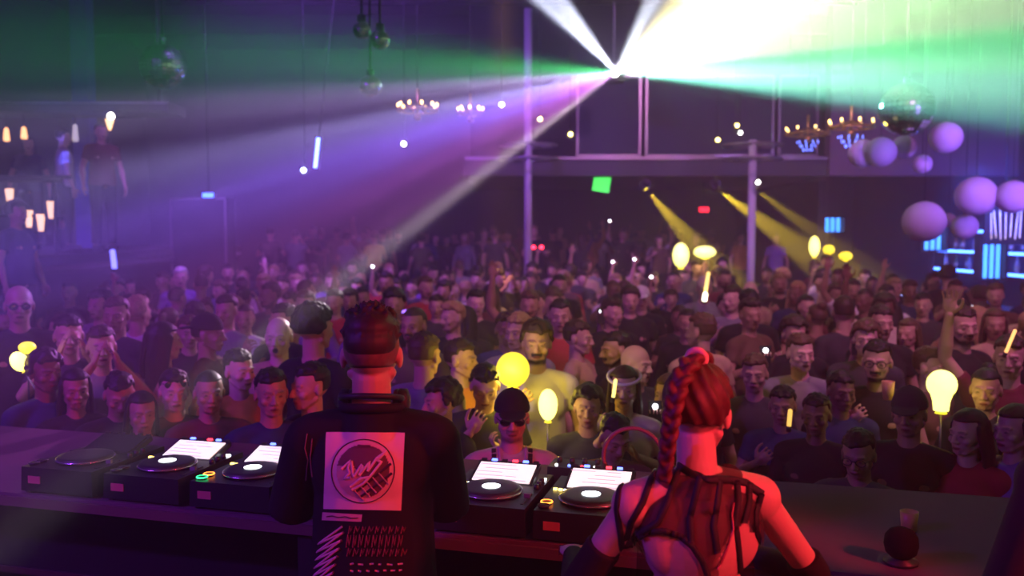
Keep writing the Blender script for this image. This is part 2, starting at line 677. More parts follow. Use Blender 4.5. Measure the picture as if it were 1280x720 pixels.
def thin_out(me, keep, ratio):
    """fewer faces where nothing fine is: keep(p) marks the places left alone"""
    o = bpy.data.objects.new('tmp', me)
    COL.objects.link(o)
    vg = o.vertex_groups.new(name='coarse')
    vg.add([v.index for v in me.vertices if not keep(v.co)], 1.0, 'REPLACE')
    d = o.modifiers.new('d', 'DECIMATE')
    d.ratio = ratio
    d.vertex_group = 'coarse'
    dg = bpy.context.evaluated_depsgraph_get()
    out = bpy.data.meshes.new_from_object(o.evaluated_get(dg), depsgraph=dg)
    nm = me.name
    bpy.data.objects.remove(o)
    bpy.data.meshes.remove(me)
    out.name = nm
    out.polygons.foreach_set('use_smooth', [True] * len(out.polygons))
    return out


def body_mesh(name, pose, HM, voxel=.0055, **k):
    b = MB()
    body_shapes(b, pose, HM, **k)
    me = b.remeshed(name, SKIN, voxel, smooth=1, factor=.4)
    if .0045 < voxel < .012:
        wr = [Vector(a[1]) + Vector(a[2]).normalized() * .09 for a in POSES[pose]]
        me = thin_out(me, lambda p: (p.z > 1.49 and abs(p.x) < .12 and p.y < .03) or any((p - w).length < .11 for w in wr), .30)
    face_mask(me, HM, k.get('mouth', 'closed'))
    return me


def shirt_mesh(name, pose, female=False, sleeve=.55, fat=1.0, voxel=.009, neck=1.452, low=.90, tank=False, loose=1.0):
    """a garment shell that follows the body: trunk, shoulders, sleeves to a fraction of the arm (over 1: down the forearm)"""
    b = MB()
    hw = .93 if female else 1.0
    g = .014 * loose
    b.ball((0, .005, 1.30), (.158 * hw * fat + g, .112 * fat + g, .165))
    b.ball((0, .005, 1.12), (.140 * hw * fat + g, .105 * fat + g, .18))
    b.tube((0, .008, low), (0, .005, 1.26), .174 * fat + g, .150 * fat + g, n=24, flat=.74)
    b.tube((0, .018, 1.40), (0, .018, neck + .012), .098, .076, n=20)
    for s in (-1, 1):
        if not tank:
            b.tube((s * .045, .02, 1.440), (s * (SH * hw - .01), .012, 1.412), .056, .058, round_=True)
            b.ball((s * SH * hw, .01, 1.392), (.068, .066, .070))
        else:
            b.tube((s * .085, -.02, 1.30), (s * .080, .02, 1.452), .075, .045, round_=True)
        b.ball((s * .078, -.066 if female else -.058, 1.285), (.080, .060, .074) if female else (.092, .050, .09))
        b.ball((s * .080, .050, 1.32), (.086, .056, .12))
    if not tank:
        for s, (el, wr, hd, pn, cu) in zip((-1, 1), POSES[pose]):
            sh = Vector((s * SH * hw, .01, 1.395))
            el, wr = Vector(el), Vector(wr)
            t = min(1.0, sleeve)
            b.tube(sh, sh.lerp(el, t), .058 * loose, .056 * loose if t < 1 else .05, n=16, round_=(t >= 1))
            if sleeve > 1:
                b.tube(el, el.lerp(wr, sleeve - 1), .051, .040, n=16)
    return b.remeshed(name, CLOTH, voxel, smooth=3, factor=.5)


def trouser_mesh(name):
    b = MB()
    b.ball((0, .01, .965), (.172, .125, .10))
    for s in (-1, 1):
        b.ball((s * .082, .045, .93), (.100, .098, .105))
        b.tube((s * .085, .005, .92), (s * .10, -.010, .50), .102, .074, n=16)
        b.tube((s * .10, -.010, .53), (s * .105, .018, .10), .073, .062, n=16)
    return b.remeshed(name, TROUSER, .014, smooth=3)


def shoe_mesh(name):
    b = MB()
    for s in (-1, 1):
        b.ball((s * .105, .035, .06), (.045, .055, .055))
        b.tube((s * .105, .03, .046), (s * .115, -.14, .040), .046, .042, round_=True)
        b.box((s * .11, -.05, .012), (.09, .27, .024))
    return b.remeshed(name, SHOE, .012, smooth=2)


def tuft(b, HM, p, d, r, l):
    p = HM @ Vector(p)
    b.tube(p, p + (HM.to_3x3() @ Vector(d)).normalized() * l, r, r * .45, n=6, round_=True)


def hair_mesh(name, kind, HM, seed=1, voxel=.006):
    """hair as one clumped mass; kind: short, quiff, buzz, curly, long, bun, ponytail"""
    q = random.Random(seed)
    b = MB()
    rot = HM.to_3x3()
    t = {'short': .012, 'quiff': .014, 'buzz': .005, 'curly': .020, 'long': .013, 'bun': .009, 'ponytail': .009}[kind]
    # cap over the skull, kept clear of the face
    me_v, fs = [], []
    n, m = 28, 16
    C = Vector((0, .018, .165))
    rad = Vector((.077, .097, .092))
    for k in range(m + 1):
        th = PI * .66 * k / m
        for i in range(n):
            w = 2 * PI * i / n
            d = Vector((math.sin(th) * math.sin(w), -math.sin(th) * math.cos(w), math.cos(th)))
            # front hairline: high over the forehead, low at the nape
            front = -d.y
            ex = t * (1 + .25 * q.uniform(-1, 1))
            lim = .42 if front > .3 else (.05 if front > -.15 else -.55)
            if d.z < lim and front > -.2:
                ex = -.022
            elif kind in ('short', 'quiff') and d.z < .25:
                ex *= .45
            p = Vector((d.x * (rad.x + ex), d.y * (rad.y + ex), d.z * (rad.z + ex))) + C
            me_v.append(HM @ p)
    for k in range(m):
        for i in range(n):
            j = (i + 1) % n
            fs.append((k * n + i, (k + 1) * n + i, (k + 1) * n + j, k * n + j))
    fs.append(tuple(m * n + i for i in range(n))[::-1])
    b.add(me_v, [f[::-1] for f in fs], 0, True)

    def skull(az, zz, k=1.0):
        h = math.sqrt(max(0, 1 - zz * zz))
        return Vector((math.sin(az) * h * rad.x * k, -math.cos(az) * h * rad.y * k, zz * rad.z * k)) + C
    if kind in ('short', 'quiff'):
        for i in range(90):
            az, zz = q.uniform(-PI, PI), q.uniform(.45, 1)
            p = skull(az, zz)
            d = (p - C) + Vector((q.uniform(-.05, .05), -.06 if kind == 'quiff' else q.uniform(-.05, .03), .02))
            tuft(b, HM, p, d, .011, q.uniform(.012, .022) + (.014 if kind == 'quiff' and abs(az) < 1.2 else 0))
    if kind == 'curly':
        for i in range(150):
            az, zz = q.uniform(-PI, PI), q.uniform(-.25, 1)
            if zz < .45 and abs(az) < 1.25:
                continue
            p = skull(az, zz, 1.16)
            b.ball(HM @ p, q.uniform(.012, .021), n=8, m=6)
    if kind == 'long':
        for i in range(70):
            az = q.choice((-1, 1)) * q.uniform(1.25, PI)
            p = skull(az, q.uniform(-.1, .3), 1.06)
            e = Vector((p.x * 1.08, max(p.y, .012) + .012, q.uniform(-.19, -.10)))
            b.tube(HM @ p, HM @ ((p + e) / 2 + Vector((p.x * .12, .01, .0))), .014, .015, n=6, round_=True)
            b.tube(HM @ ((p + e) / 2 + Vector((p.x * .12, .01, .0))), HM @ e, .015, .008, n=6, round_=True)
    if kind == 'bun':
        b.ball(HM @ Vector((0, .095, .245)), (.042, .04, .038))
        b.torus(HM @ Vector((0, .085, .235)), .028, .015, rot=rot)
    if kind == 'ponytail':
        pts = [(0, .105, .20), (0, .155, .19), (0, .17, .10), (0.01, .16, .0), (0.01, .15, -.09)]
        rr = [.022, .030, .031, .024, .008]
        for k in range(4):
            b.tube(HM @ Vector(pts[k]), HM @ Vector(pts[k + 1]), rr[k], rr[k + 1], n=10, round_=True)
    return b.remeshed(name, HAIR, voxel, smooth=1)


def cap_mesh(name, HM, back=False):
    b = MB()
    vs, fs = [], []
    n, m = 28, 9
    for k in range(m + 1):
        th = PI * .5 * k / m
        for i in range(n):
            w = 2 * PI * i / n
            vs.append(HM @ (Vector((.091 * math.sin(th) * math.sin(w), -.110 * math.sin(th) * math.cos(w), .108 * math.cos(th) * 1.02)) + Vector((0, .016, .172))))
    for k in range(m):
        for i in range(n):
            j = (i + 1) % n
            fs.append((k * n + j, (k + 1) * n + j, (k + 1) * n + i, k * n + i))
    fs.append(tuple(m * n + i for i in range(n)))
    b.add(vs, fs, 0, True)
    s = 1 if back else -1
    b.ball(HM @ Vector((0, .016 + s * .115, .178)), (.068, .075, .010), rot=HM.to_3x3() @ Matrix.Rotation(-s * .18, 3, 'X'))
    b.ball(HM @ Vector((0, .016, .282)), .009)
    return b.remeshed(name, CLOTH, .006, smooth=1)


def glasses_mesh(name, HM, dark=True, up=0.0):
    b = MB()
    rot = HM.to_3x3()
    for s in (-1, 1):
        c = Vector((s * .034, -.098 + up * .035, .139 + up * .052))
        if dark:
            b.ball(HM @ c, (.027, .005, .019), n=16, m=8, mi=1, rot=rot)
        b.torus(HM @ c, .024, .0028, n=20, m=6, rot=rot @ Matrix.Rotation(PI / 2, 3, 'X'), sq=.8)
        b.tube(HM @ (c + Vector((s * .024, 0, .006))), HM @ Vector((s * .084, .01 + up * .02, .140 + up * .05)), .0025, .0025, n=6, round_=True)
    b.tube(HM @ Vector((-.012, -.100 + up * .035, .145 + up * .052)), HM @ Vector((.012, -.100 + up * .035, .145 + up * .052)), .003, .003, n=6, round_=True)
    return b.mesh(name, [mat('black_frame', (.01, .01, .01), .3), mat('dark_lens', (.01, .008, .012), .08, spec=.8)])

# ---------------------------------------------------------------- the room
M_FLOOR = mat('dance_floor', (.03, .025, .03), .35, noise=.3, nscale=3)
M_WALL = mat('dark_wall', (.020, .017, .028), .85, noise=.25, nscale=1.5)
M_BLACK = mat('matt_black', (.012, .012, .014), .6)
M_STEEL = mat('grey_steel', (.22, .21, .24), .4, .6)
M_TRIM = mat('aluminium_trim', (.35, .33, .34), .35, .8)
M_DARKWOOD = mat('dark_boards', (.05, .03, .03), .6, noise=.35, nscale=4)
M_GLASS = mat('tinted_panes', (.03, .04, .06), .65, spec=.3)
M_GOLD = mat('warm_bulb', (.9, .7, .3), .4, emit=(1, .62, .18), strength=7)
M_BRASS = mat('brass_frame', (.45, .30, .10), .35, .8)
M_WHITEBULB = mat('white_bulb', (1, 1, 1), .4, emit=(1, .92, .8), strength=22)


def struct(o, label=None):
    o['kind'] = 'structure'
    return o


def sbox(name, lo, hi, m):
    c = [(a + b) / 2 for a, b in zip(lo, hi)]
    s = [b - a for a, b in zip(lo, hi)]
    return struct(MB().box((0, 0, 0), s).build(name, m, loc=c))


XL, XR, YB, YF, ZC = -10.2, 9.6, -3.0, 25.0, 7.4
sbox('floor', (XL, YB, -.12), (XR, YF, 0), M_FLOOR)
sbox('ceiling', (XL, YB, ZC), (XR, YF, ZC + .15), M_BLACK)
sbox('wall_left', (XL - .15, YB, 0), (XL, YF, ZC), M_WALL)
sbox('wall_right', (XR, YB, 0), (XR + .15, YF, ZC), mat('dark_plum_wall', (.028, .018, .03), .85, noise=.25, nscale=1.5))
sbox('wall_back', (XL, YF, 0), (XR, YF + .15, ZC), M_WALL)
sbox('wall_booth', (XL, YB - .15, 0), (XR, YB, ZC), M_BLACK)
sbox('floor_stage', (-5.2, YB + .01, 0.0), (4.2, 3.0, .36), mat('stage_boards', (.03, .018, .02), .6, noise=.3, nscale=5))
sbox('floor_terrace', (XL + .01, 18.2, 0.0), (XR - .01, YF, .62), M_FLOOR)
# ceiling girders
for i, y in enumerate((8.0, 12.0, 21.0)):
    sbox('trim_%d' % (i + 1), (XL, y, ZC - .45), (XR, y + .22, ZC - .01), M_BLACK)
# balcony over the far end
BY = 17.0
sbox('floor_balcony', (-.9, BY, 3.42), (6.0, BY + 5.5, 3.78), mat('balcony_fascia', (.05, .05, .06), .6))
sbox('trim_4', (-.9, BY - .05, 3.72), (6.0, BY - .004, 3.78), M_TRIM)
sbox('wall_balcony', (-.9, BY + 2.4, 3.79), (6.0, BY + 2.55, ZC - .01), M_WALL)
# glazed screen on the balcony
k = 0
for px0, px1 in ((722, 800), (808, 966), (974, 1050)):
    x0, x1 = at(px0, 150, BY + .3).x, min(5.9, at(px1, 150, BY + .3).x)
    k += 1
    b = MB()
    z0, z1 = 3.80, 5.35
    for c, s in ((((x0 + x1) / 2, 0, z0 + .025), (x1 - x0, .05, .05)), (((x0 + x1) / 2, 0, z1), (x1 - x0, .05, .05)),
                 ((x0, 0, (z0 + z1) / 2), (.045, .05, z1 - z0)), ((x1, 0, (z0 + z1) / 2), (.045, .05, z1 - z0))):
        b.box(c, s)
    w = struct(b.build('window_%d' % k, M_TRIM, loc=(0, BY + .3, 0)))
    p = MB().box(((x0 + x1) / 2, .0, (z0 + z1) / 2), (x1 - x0 - .04, .012, z1 - z0 - .04)).build('pane', M_GLASS, w)
# left mezzanine and its blue column
sbox('floor_mezzanine', (XL + .01, 9.6, 1.85), (-5.35, 17.5, 2.08), M_DARKWOOD)
sbox('trim_5', (-5.37, 9.6, 1.9), (-5.345, 17.5, 1.96), M_TRIM)
sbox('wall_mezzanine', (XL + .01, 10.2, 0), (-5.8, 17.4, 1.84), M_WALL)
cx = at(103, 60, 14.2).x
struct(MB().box((0, 0, 0), (.26, .26, ZC - 2.1)).build('column', mat('blue_painted_column', (.10, .12, .5), .5), loc=(cx, 14.2, 2.09 + (ZC - 2.1) / 2)))
# dark recess wall and bar back on the right
sbox('wall_corridor', (6.3, 18.3, .63), (6.45, YF - .01, 3.4), M_WALL)
sbox('wall_bulkhead', (6.02, 16.9, 3.42), (XR - .01, 17.2, ZC - .01), mat('bulkhead', (.16, .10, .17), .8, noise=.2, nscale=2))

# ---------------------------------------------------------------- steel pillars with fixture trays
for px, Y, top, lab in ((660, 15.6, 6.2, 'slim violet-lit steel pillar under the left end of the balcony'), (940, 15.6, 3.95, 'slim grey steel pillar in front of the yellow beams')):
    x = at(px, 250, Y).x
    r = empty('steel_pillar', (x, Y, 0))
    tag(r, lab, 'pillar')
    MB().tube((0, 0, 0), (0, 0, top), .07, n=20).build('shaft', mat('painted_steel', (.45, .42, .5), .5), r)
    MB().lathe([(.2, 0), (.2, .03), (.08, .05)], n=20).build('foot_plate', M_STEEL, r)
    for zz in (3.62, 3.86):
        t = MB()
        t.torus((0, 0, zz), .50, .022, n=36, m=8)
        for a in range(6):
            t.tube((.07 * math.cos(a * PI / 3), .07 * math.sin(a * PI / 3), zz), (.5 * math.cos(a * PI / 3), .5 * math.sin(a * PI / 3), zz), .013)
        t.build('tray_ring', M_STEEL, r)


def par_can(name, loc, target, lab, lens=None, scale=1.0, group=None, hang=.35):
    """a stage lamp: housing, yoke, lens"""
    r = empty(name, loc)
    tag(r, lab, 'stage light', group)
    q = (Vector(target) - Vector(loc)).to_track_quat('-Z', 'Y').to_matrix()
    s = scale
    MB().lathe([(.05 * s, .17 * s), (.09 * s, .12 * s), (.10 * s, -.03 * s), (.115 * s, -.06 * s), (.105 * s, -.06 * s), (.09 * s, -.03 * s)], rot=q, n=20).build('housing', M_BLACK, r)
    MB().ball((q @ Vector((0, 0, -.03 * s))), (.088 * s, .088 * s, .02 * s), rot=q, n=16, m=6).build('lens', lens or mat('dark_lens_glass', (.05, .05, .06), .1), r)
    y = MB()
    for sx in (-1, 1):
        y.box((sx * .125 * s, 0, .09 * s), (.012, .03, .2 * s))
    y.box((0, 0, .19 * s), (.262 * s, .03, .012))
    y.tube((0, 0, .19 * s), (0, 0, .19 * s + hang), .012)
    y.build('yoke', M_STEEL, r)
    return r


# the effect projector: a dark scanner head on a bracket, its aperture blazing
pr = empty('effect_projector', SRC + Vector((0, .16, 0)))
tag(pr, 'small scanner head throwing the green and white fans above the balcony', 'effect projector')
MB().box((0, .16, 0), (.34, .30, .24), taper=.9).build('housing', M_BLACK, pr)
MB().lathe([(.075, 0), (.075, .05), (.06, .05), (.055, .01)], rot=Matrix.Rotation(PI / 2, 3, 'X'), n=24).build('aperture_ring', M_STEEL, pr)
MB().ball((0, -.02, 0), (.05, .012, .05), n=16, m=8).build('aperture', mat('projector_aperture', (1, 1, 1), .3, emit=(.8, 1, .85), strength=120), pr)
MB().box((0, .16, .17), (.30, .04, .02)).tube((0, .16, .16), (0, .16, ZC - SRC.z - .02), .025).build('bracket', M_STEEL, pr)
projector_light()
# truss the projector hangs from
tr = MB()
for dz in (0, .28):
    for dy in (-.14, .14):
        tr.tube((-6, dy, dz), (6, dy, dz), .025, n=8)
n = 40
for i in range(n):
    x0 = -6 + 12 * i / n
    x1 = x0 + 12 / n
    for dy in (-.14, .14):
        tr.tube((x0, dy, 0 if i % 2 else .28), (x1, dy, .28 if i % 2 else 0), .010, n=6)
tag(tr.build('lighting_truss', M_BLACK, loc=(0, SRC.y + .32, 6.3)), 'long dark lattice truss hanging across the room above the projector', 'truss')

# lamps under the balcony that throw yellow
M_YLENS = mat('yellow_lens', (1, .8, .1), .3, emit=(1, .7, .05), strength=9)
for j, (p0, p1, Y, pw, ang_, lab) in enumerate((
        ((806, 222), (842, 276), 17.2, 12000, 19, 'stage light under the balcony throwing the shorter yellow beam'),
        ((894, 222), (985, 300), 17.2, 20000, 17, 'stage light under the balcony throwing the broad yellow beam'),
        ((942, 226), (1006, 282), 17.2, 7000, 14, 'stage light under the balcony just right of the grey pillar'))):
    a, c = at(*p0, Y), at(*p1, Y - .2)
    a.z = min(a.z, 3.2)
    par_can('stage_light', a, c, lab, M_YLENS, .7, 'yellow stage lights under the balcony', hang=3.42 - a.z - .14)
    spot('yellow_beam', a + (c - a).normalized() * .12, c, (1, .68, .03), pw, ang_, .25, .03)

# small fixtures whose lamps show as points
for j, (px, py, Y, c) in enumerate(((627, 131, 13, 'w'), (675, 149, 14, 'y'), (713, 168, 14.4, 'y'), (505, 180, 13, 'w'), (671, 217, 17.2, 'w'), (947, 228, 15.3, 'w'), (897, 175, 15.4, 'y'),
                                    (921, 157, 15.4, 'y'), (380, 213, 12, 'b'), (925, 166, 15.6, 'w'))):
    p = at(px, py, Y)
    names = ['white spot lamp beside the golden chandelier', 'amber spot lamp up right of the violet pillar', 'amber spot lamp on the balcony front left of the glazing',
             'white spot lamp below the curved chandelier', 'white spot lamp under the balcony beside the violet pillar', 'white spot lamp near the top of the grey pillar',
             'amber spot lamp above the left of the tray on the grey pillar', 'amber spot lamp standing above the tray on the grey pillar', 'small blue-white spot lamp in the purple haze on the left', 'white spot lamp behind the tray on the grey pillar']
    r = empty('spot_lamp', p)
    tag(r, names[j], 'spot lamp')
    col = {'w': (1, .95, .9), 'y': (1, .75, .2), 'b': (.5, .6, 1)}[c]
    MB().ball((0, -.02, 0), .032).build('bulb', mat('lamp_' + c, col, .4, emit=col, strength=18), r)
    MB().lathe([(.02, .12), (.06, .06), (.07, 0), (.06, 0), (.05, .06)], rot=Matrix.Rotation(-PI / 2, 3, 'X'), n=14).build('shade', M_BLACK, r)
    MB().tube((0, .06, .04), (0, .06, (ZC if Y < 15 else (3.42 if p.z < 3.4 else 6.3)) - p.z), .008, n=6).build('rod', M_BLACK, r)


# ---------------------------------------------------------------- mirror balls
def mirror_ball(px, py, rpx, Y, lab, dark=False):
    p = at(px, py, Y)
    r = rpx / FPX * Y
    o = empty('mirror_ball', p)
    tag(o, lab, 'mirror ball')
    b = MB()
    n, m_ = 30, 18
    for k in range(m_):
        t0, t1 = PI * k / m_ + .012, PI * (k + 1) / m_ - .012
        for i in range(n):
            w0, w1 = 2 * PI * i / n + .012, 2 * PI * (i + 1) / n - .012
            q = [Vector((r * math.sin(t) * math.cos(w), r * math.sin(t) * math.sin(w), r * math.cos(t))) for t, w in ((t0, w0), (t1, w0), (t1, w1), (t0, w1))]
            b.add(q, [(0, 1, 2, 3)])
    b.build('mirror_tiles', mat('mirror_tile', (.8, .8, .85), .12, 1.0), o)
    MB().ball((0, 0, 0), r * .975, n=24, m=14).build('core', M_BLACK, o)
    MB().tube((0, 0, r), (0, 0, ZC - p.z - .01), .012, n=6).tube((0, 0, r - .02), (0, 0, r + .06), .04).build('hanger', M_BLACK, o)
    return o


mirror_ball(452, 38, 11, 9.0, 'upper left of the two small mirror balls hanging together')
mirror_ball(475, 50, 12, 9.0, 'lower right of the two small mirror balls hanging together')
mirror_ball(463, 108, 14, 9.5, 'small mirror ball hanging just above the violet haze')
mirror_ball(204, 83, 28, 10.5, 'large dark mirror ball in the green haze on the left')
mirror_ball(1133, 136, 33, 10.5, 'largest mirror ball, hanging below the green fan above the paper lanterns')


# ---------------------------------------------------------------- chandeliers
def chandelier(px, py, rpx, Y, lab, n=8, blue=False, tilt=0.0, tiers=1):
    p = at(px, py, Y)
    r = rpx / FPX * Y
    o = empty('chandelier', p)
    tag(o, lab, 'chandelier')
    f = MB()
    f.torus((0, 0, 0), r, .014, n=36, m=6)
    for i in range(n):
        w = 2 * PI * i / n
        f.tube((0, 0, .10), (r * math.cos(w), r * math.sin(w), 0), .009, n=6)
        f.tube((r * math.cos(w), r * math.sin(w), 0), (r * math.cos(w), r * math.sin(w), .05), .02, n=8)
    f.tube((0, 0, -.06), (0, 0, .3), .022)
    f.ball((0, 0, -.08), .05)
    f.build('frame', M_BRASS, o)
    for i in range(n):
        w = 2 * PI * i / n
        bl = MB().ball((r * math.cos(w), r * math.sin(w), .085), (.017, .017, .027), n=10, m=6).build('bulb', M_GOLD, o)
    MB().tube((0, 0, .3), (0, 0, ZC - p.z - .01), .008, n=6).build('chain', M_BLACK, o)
    if blue:
        d = MB()
        for i in range(9):
            w = 2 * PI * i / 9
            for k in range(3):
                rr = .16 - .045 * k
                d.ball((rr * math.cos(w), rr * math.sin(w), -.12 - .06 * k), (.010, .010, .020), n=6, m=5)
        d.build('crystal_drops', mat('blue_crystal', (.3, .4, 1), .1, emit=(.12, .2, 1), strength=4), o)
    return o


chandelier(588, 143, 15, 13, 'compact golden chandelier glowing at the top of the violet haze', 8)
chandelier(522, 139, 24, 12, 'wide chandelier with a ring of tiny bulbs in the violet haze', 10)
chandelier(1010, 168, 27, 14, 'wide golden chandelier with blue crystals, left of the two on the right', 8, True)
chandelier(1064, 160, 27, 12, 'golden chandelier with blue crystals hanging beside the paper lanterns', 8, True)

# ---------------------------------------------------------------- paper lanterns
LANT = [
    (1079, 192, 18, 11.4, 'pale oval paper lantern at the far left of the upper cluster'), (1101, 190, 19, 11.2, 'paper lantern overlapping the leftmost one of the upper cluster'),
    (1130, 184, 15, 11.4, 'smaller paper lantern between the overlapping pair and the lone one'), (1182, 172, 20, 10.6, 'highest paper lantern, hanging alone to the right'),
    (1153, 205, 12, 11.0, 'smallest paper lantern of the upper cluster'), (1155, 277, 26, 10.6, 'large pink-lilac paper lantern lowest above the bar shelves'),
    (1220, 245, 25, 10.6, 'large violet paper lantern beside the lit picture'), (1266, 246, 21, 10.4, 'violet paper lantern cut by the right edge of the picture'),
    (1206, 283, 16, 11.0, 'mid-sized lilac paper lantern in front of the lit bottle shelf'), (1186, 275, 9, 11.8, 'tiny blue paper lantern between the two lilac ones')]
M_PAPER = mat('lantern_paper', (.66, .55, .95), .8)
for px, py, rp, Y, lab in LANT:
    p = at(px, py, Y)
    r = rp / FPX * Y
    o = empty('paper_lantern', p)
    tag(o, lab, 'paper lantern', 'paper lanterns above the bar')
    prof = []
    for i in range(41):
        t = .12 + (PI - .24) * i / 40
        k = 1 + (.012 if i % 2 else -.012)
        prof.append((r * math.sin(t) * k, -r * math.cos(t) * .96))
    MB().lathe(prof, n=32).build('paper_shade', M_PAPER, o)
    MB().torus((0, 0, r * .95), r * .14, .006, n=16, m=5).build('top_ring', M_STEEL, o)
    MB().tube((0, 0, r * .93), (0, 0, ZC - p.z - .01), .004, n=5).build('cord', M_BLACK, o)

# ---------------------------------------------------------------- bar along the right wall
M_LED = mat('blue_led_strip', (.2, .3, 1), .4, emit=(.05, .16, 1), strength=14)
M_CYAN = mat('cyan_backlight', (.3, .6, 1), .4, emit=(.05, .30, 1), strength=3.2)
BX = 7.7
ct = empty('bar_counter', (BX, 0, 0))
tag(ct, 'long dark bar counter with a glowing blue edge along the right wall', 'bar counter')
MB().box((0, 13.8, 1.13), (.62, 6.4, .05)).build('counter_top', M_BLACK, ct)
MB().box((.05, 13.8, .55), (.44, 6.3, 1.1)).build('front_panel', M_DARKWOOD, ct)
MB().box((-.315, 13.8, 1.13), (.02, 6.4, .05)).build('edge_light', M_LED, ct)
bi = 0
BOT = []
for si, (z, x0, y0, y1, lab) in enumerate(((1.62, 8.55, 11.0, 18.0, 'lower'), (1.98, 8.6, 12.6, 18.0, 'upper'), (2.36, 8.65, 12.6, 16.4, 'top'))):
    sh = empty('bottle_shelf', (x0, 0, z))
    tag(sh, lab + ' bottle shelf with a glowing blue edge behind the bar', 'shelf')
    MB().box((.2, (y0 + y1) / 2, 0), (.5, y1 - y0, .03)).build('board', M_BLACK, sh)
    MB().box((-.06, (y0 + y1) / 2, .0), (.02, y1 - y0, .045)).build('edge_light', M_LED, sh)
    MB().box((.45, (y0 + y1) / 2, .16), (.02, y1 - y0 - .1, .30)).build('back_panel', mat('shelf_back', (.05, .08, .3), .4), sh)
    if si == 0:
        MB().box((.48, y0 + .05, -z / 2), (.05, .05, z)).box((.48, y1 - .05, -z / 2), (.05, .05, z)).build('upright', M_BLACK, sh)
    y = y0 + .2
    while y < y1 - .15:
        BOT.append((x0 + rnd.uniform(.08, .28), y, z + .016, si))
        y += rnd.uniform(.17, .34)
gl = [mat('bottle_clear', (.5, .6, .9), .1, spec=.8), mat('bottle_green', (.05, .2, .12), .1, spec=.8), mat('bottle_amber', (.3, .12, .03), .1, spec=.8)]
protos = []
for g in range(3):
    h = (.30, .27, .33)[g]
    me = MB().lathe([(.036, 0), (.038, .01), (.038, h * .55), (.030, h * .68), (.013, h * .78), (.012, h * .94), (.015, h * .95), (.015, h)], n=14).mesh('bottle', gl[g])
    lb = MB().lathe([(.0388, h * .18), (.0388, h * .45)], n=14).mesh('label', mat('bottle_label', (.6, .6, .62), .7))
    protos.append((me, lb))
for x, y, z, si in BOT:
    g = rnd.randrange(3)
    o = link('bottle', protos[g][0], None, (x, y, z))
    tag(o, 'glass bottle standing on the %s blue-lit shelf behind the bar' % ('lower', 'upper', 'top')[si], 'bottle', 'bottles on the %s bar shelf' % ('lower', 'upper', 'top')[si])
    link('paper_label', protos[g][1], o)
# backlit niches in the shelf wall and at the far corridor
for px, py, Y, w, h, lab in ((1168, 296, 16.0, .45, .5, 'glowing cyan display niche behind the lilac paper lanterns'), (1242, 322, 14.2, .42, .7, 'tall glowing cyan display niche above the bar counter'), (1042, 281, 19.5, .50, .34, 'blue-lit niche with upright bars at the mouth of the corridor')):
    p = at(px, py, Y)
    r = empty('display_niche', p)
    tag(r, lab, 'display niche')
    f = MB()
    for sx in (-1, 1):
        f.box((sx * w / 2, .08, 0), (.03, .2, h))
    f.box((0, .08, h / 2), (w + .03, .2, .03)).box((0, .08, -h / 2), (w + .03, .2, .03))
    f.build('frame', M_BLACK, r)
    MB().box((0, .17, 0), (w, .015, h)).build('backlight', M_CYAN, r)
    bb = MB()
    for i in range(4):
        bb.tube((-w * .36 + i * w * .24, .06, -h / 2), (-w * .36 + i * w * .24, .06, h / 2), .016, n=8)
    bb.build('bars', M_BLACK, r)
    if p.z - h / 2 > .7:
        MB().tube((0, .1, -p.z + (.63 if Y > 18 else 0)), (0, .1, -h / 2), .05).build('stand', M_BLACK, r)
# lit picture on the right
p = at(1258, 278, 13.2)
r = empty('lit_picture', p)
tag(r, 'lit picture of pale upright figures in a dark frame beside the lanterns', 'picture')
MB().box((0, .03, 0), (.62, .05, .66)).build('frame', M_BLACK, r)
pic = MB()
q = random.Random(3)
for i in range(7):
    x = -.22 + i * .07
    z0 = -.26 + q.uniform(0, .05)
    z1 = z0 + q.uniform(.25, .5)
    pic.tube((x, -.004, z0), (x + q.uniform(-.05, .05), -.004, z1), .022, .012, n=8, flat=.2)
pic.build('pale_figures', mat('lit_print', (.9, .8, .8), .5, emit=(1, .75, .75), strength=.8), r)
MB().tube((0, .05, .3), (0, .05, ZC - p.z - .01), .012).build('hanger', M_BLACK, r)

# ---------------------------------------------------------------- screens and signs in the depth
for px, py, Y, w, h, col, st, tilt, nm, lab, cat in (
        (752, 230, 17.6, .33, .30, (.08, 1, .12), 1.6, .15, 'green_screen', 'small bright green screen hanging under the balcony', 'screen'),
        (880, 262, 18.5, .20, .10, (1, .02, .04), 3.5, 0, 'exit_lamp', 'small red lamp glowing under the balcony left of the broad yellow beam', 'lamp'),
        (260, 244, 14.0, .17, .07, (.05, .15, 1), 6, 0, 'blue_sign', 'small blue lit sign over the dark cabinet on the left', 'sign'),
        (396, 191, 12.5, .05, .42, (.12, .2, 1), 9, .12, 'blue_light_bar', 'short upright blue light bar in the violet haze', 'light bar')):
    p = at(px, py, Y)
    r = empty(nm, p)
    r.rotation_euler = (0, tilt, 0)
    tag(r, lab, cat)
    MB().box((0, .04, 0), (w + .05, .07, h + .05)).build('casing', M_BLACK, r)
    MB().box((0, 0, 0), (w, .014, h)).build('lit_face', mat(nm + '_face', col, .4, emit=col, strength=st), r)
    top = 3.42 if p.z < 3.4 and Y > 17 else ZC
    MB().tube((0, .04, h / 2), (0, .04, top - p.z - .03), .012, n=6).build('hanger', M_BLACK, r)
for px in (667, 677):
    p = at(px, 309, 17.5)
    r = MB().ball((0, 0, 0), .035).build('red_beacon', mat('red_beacon_glass', (1, .05, .05), .3, emit=(1, .02, .05), strength=14), loc=p)
    tag(r, 'one of two tiny red lights held side by side above the far crowd', 'light', 'pair of red lights above the far crowd')
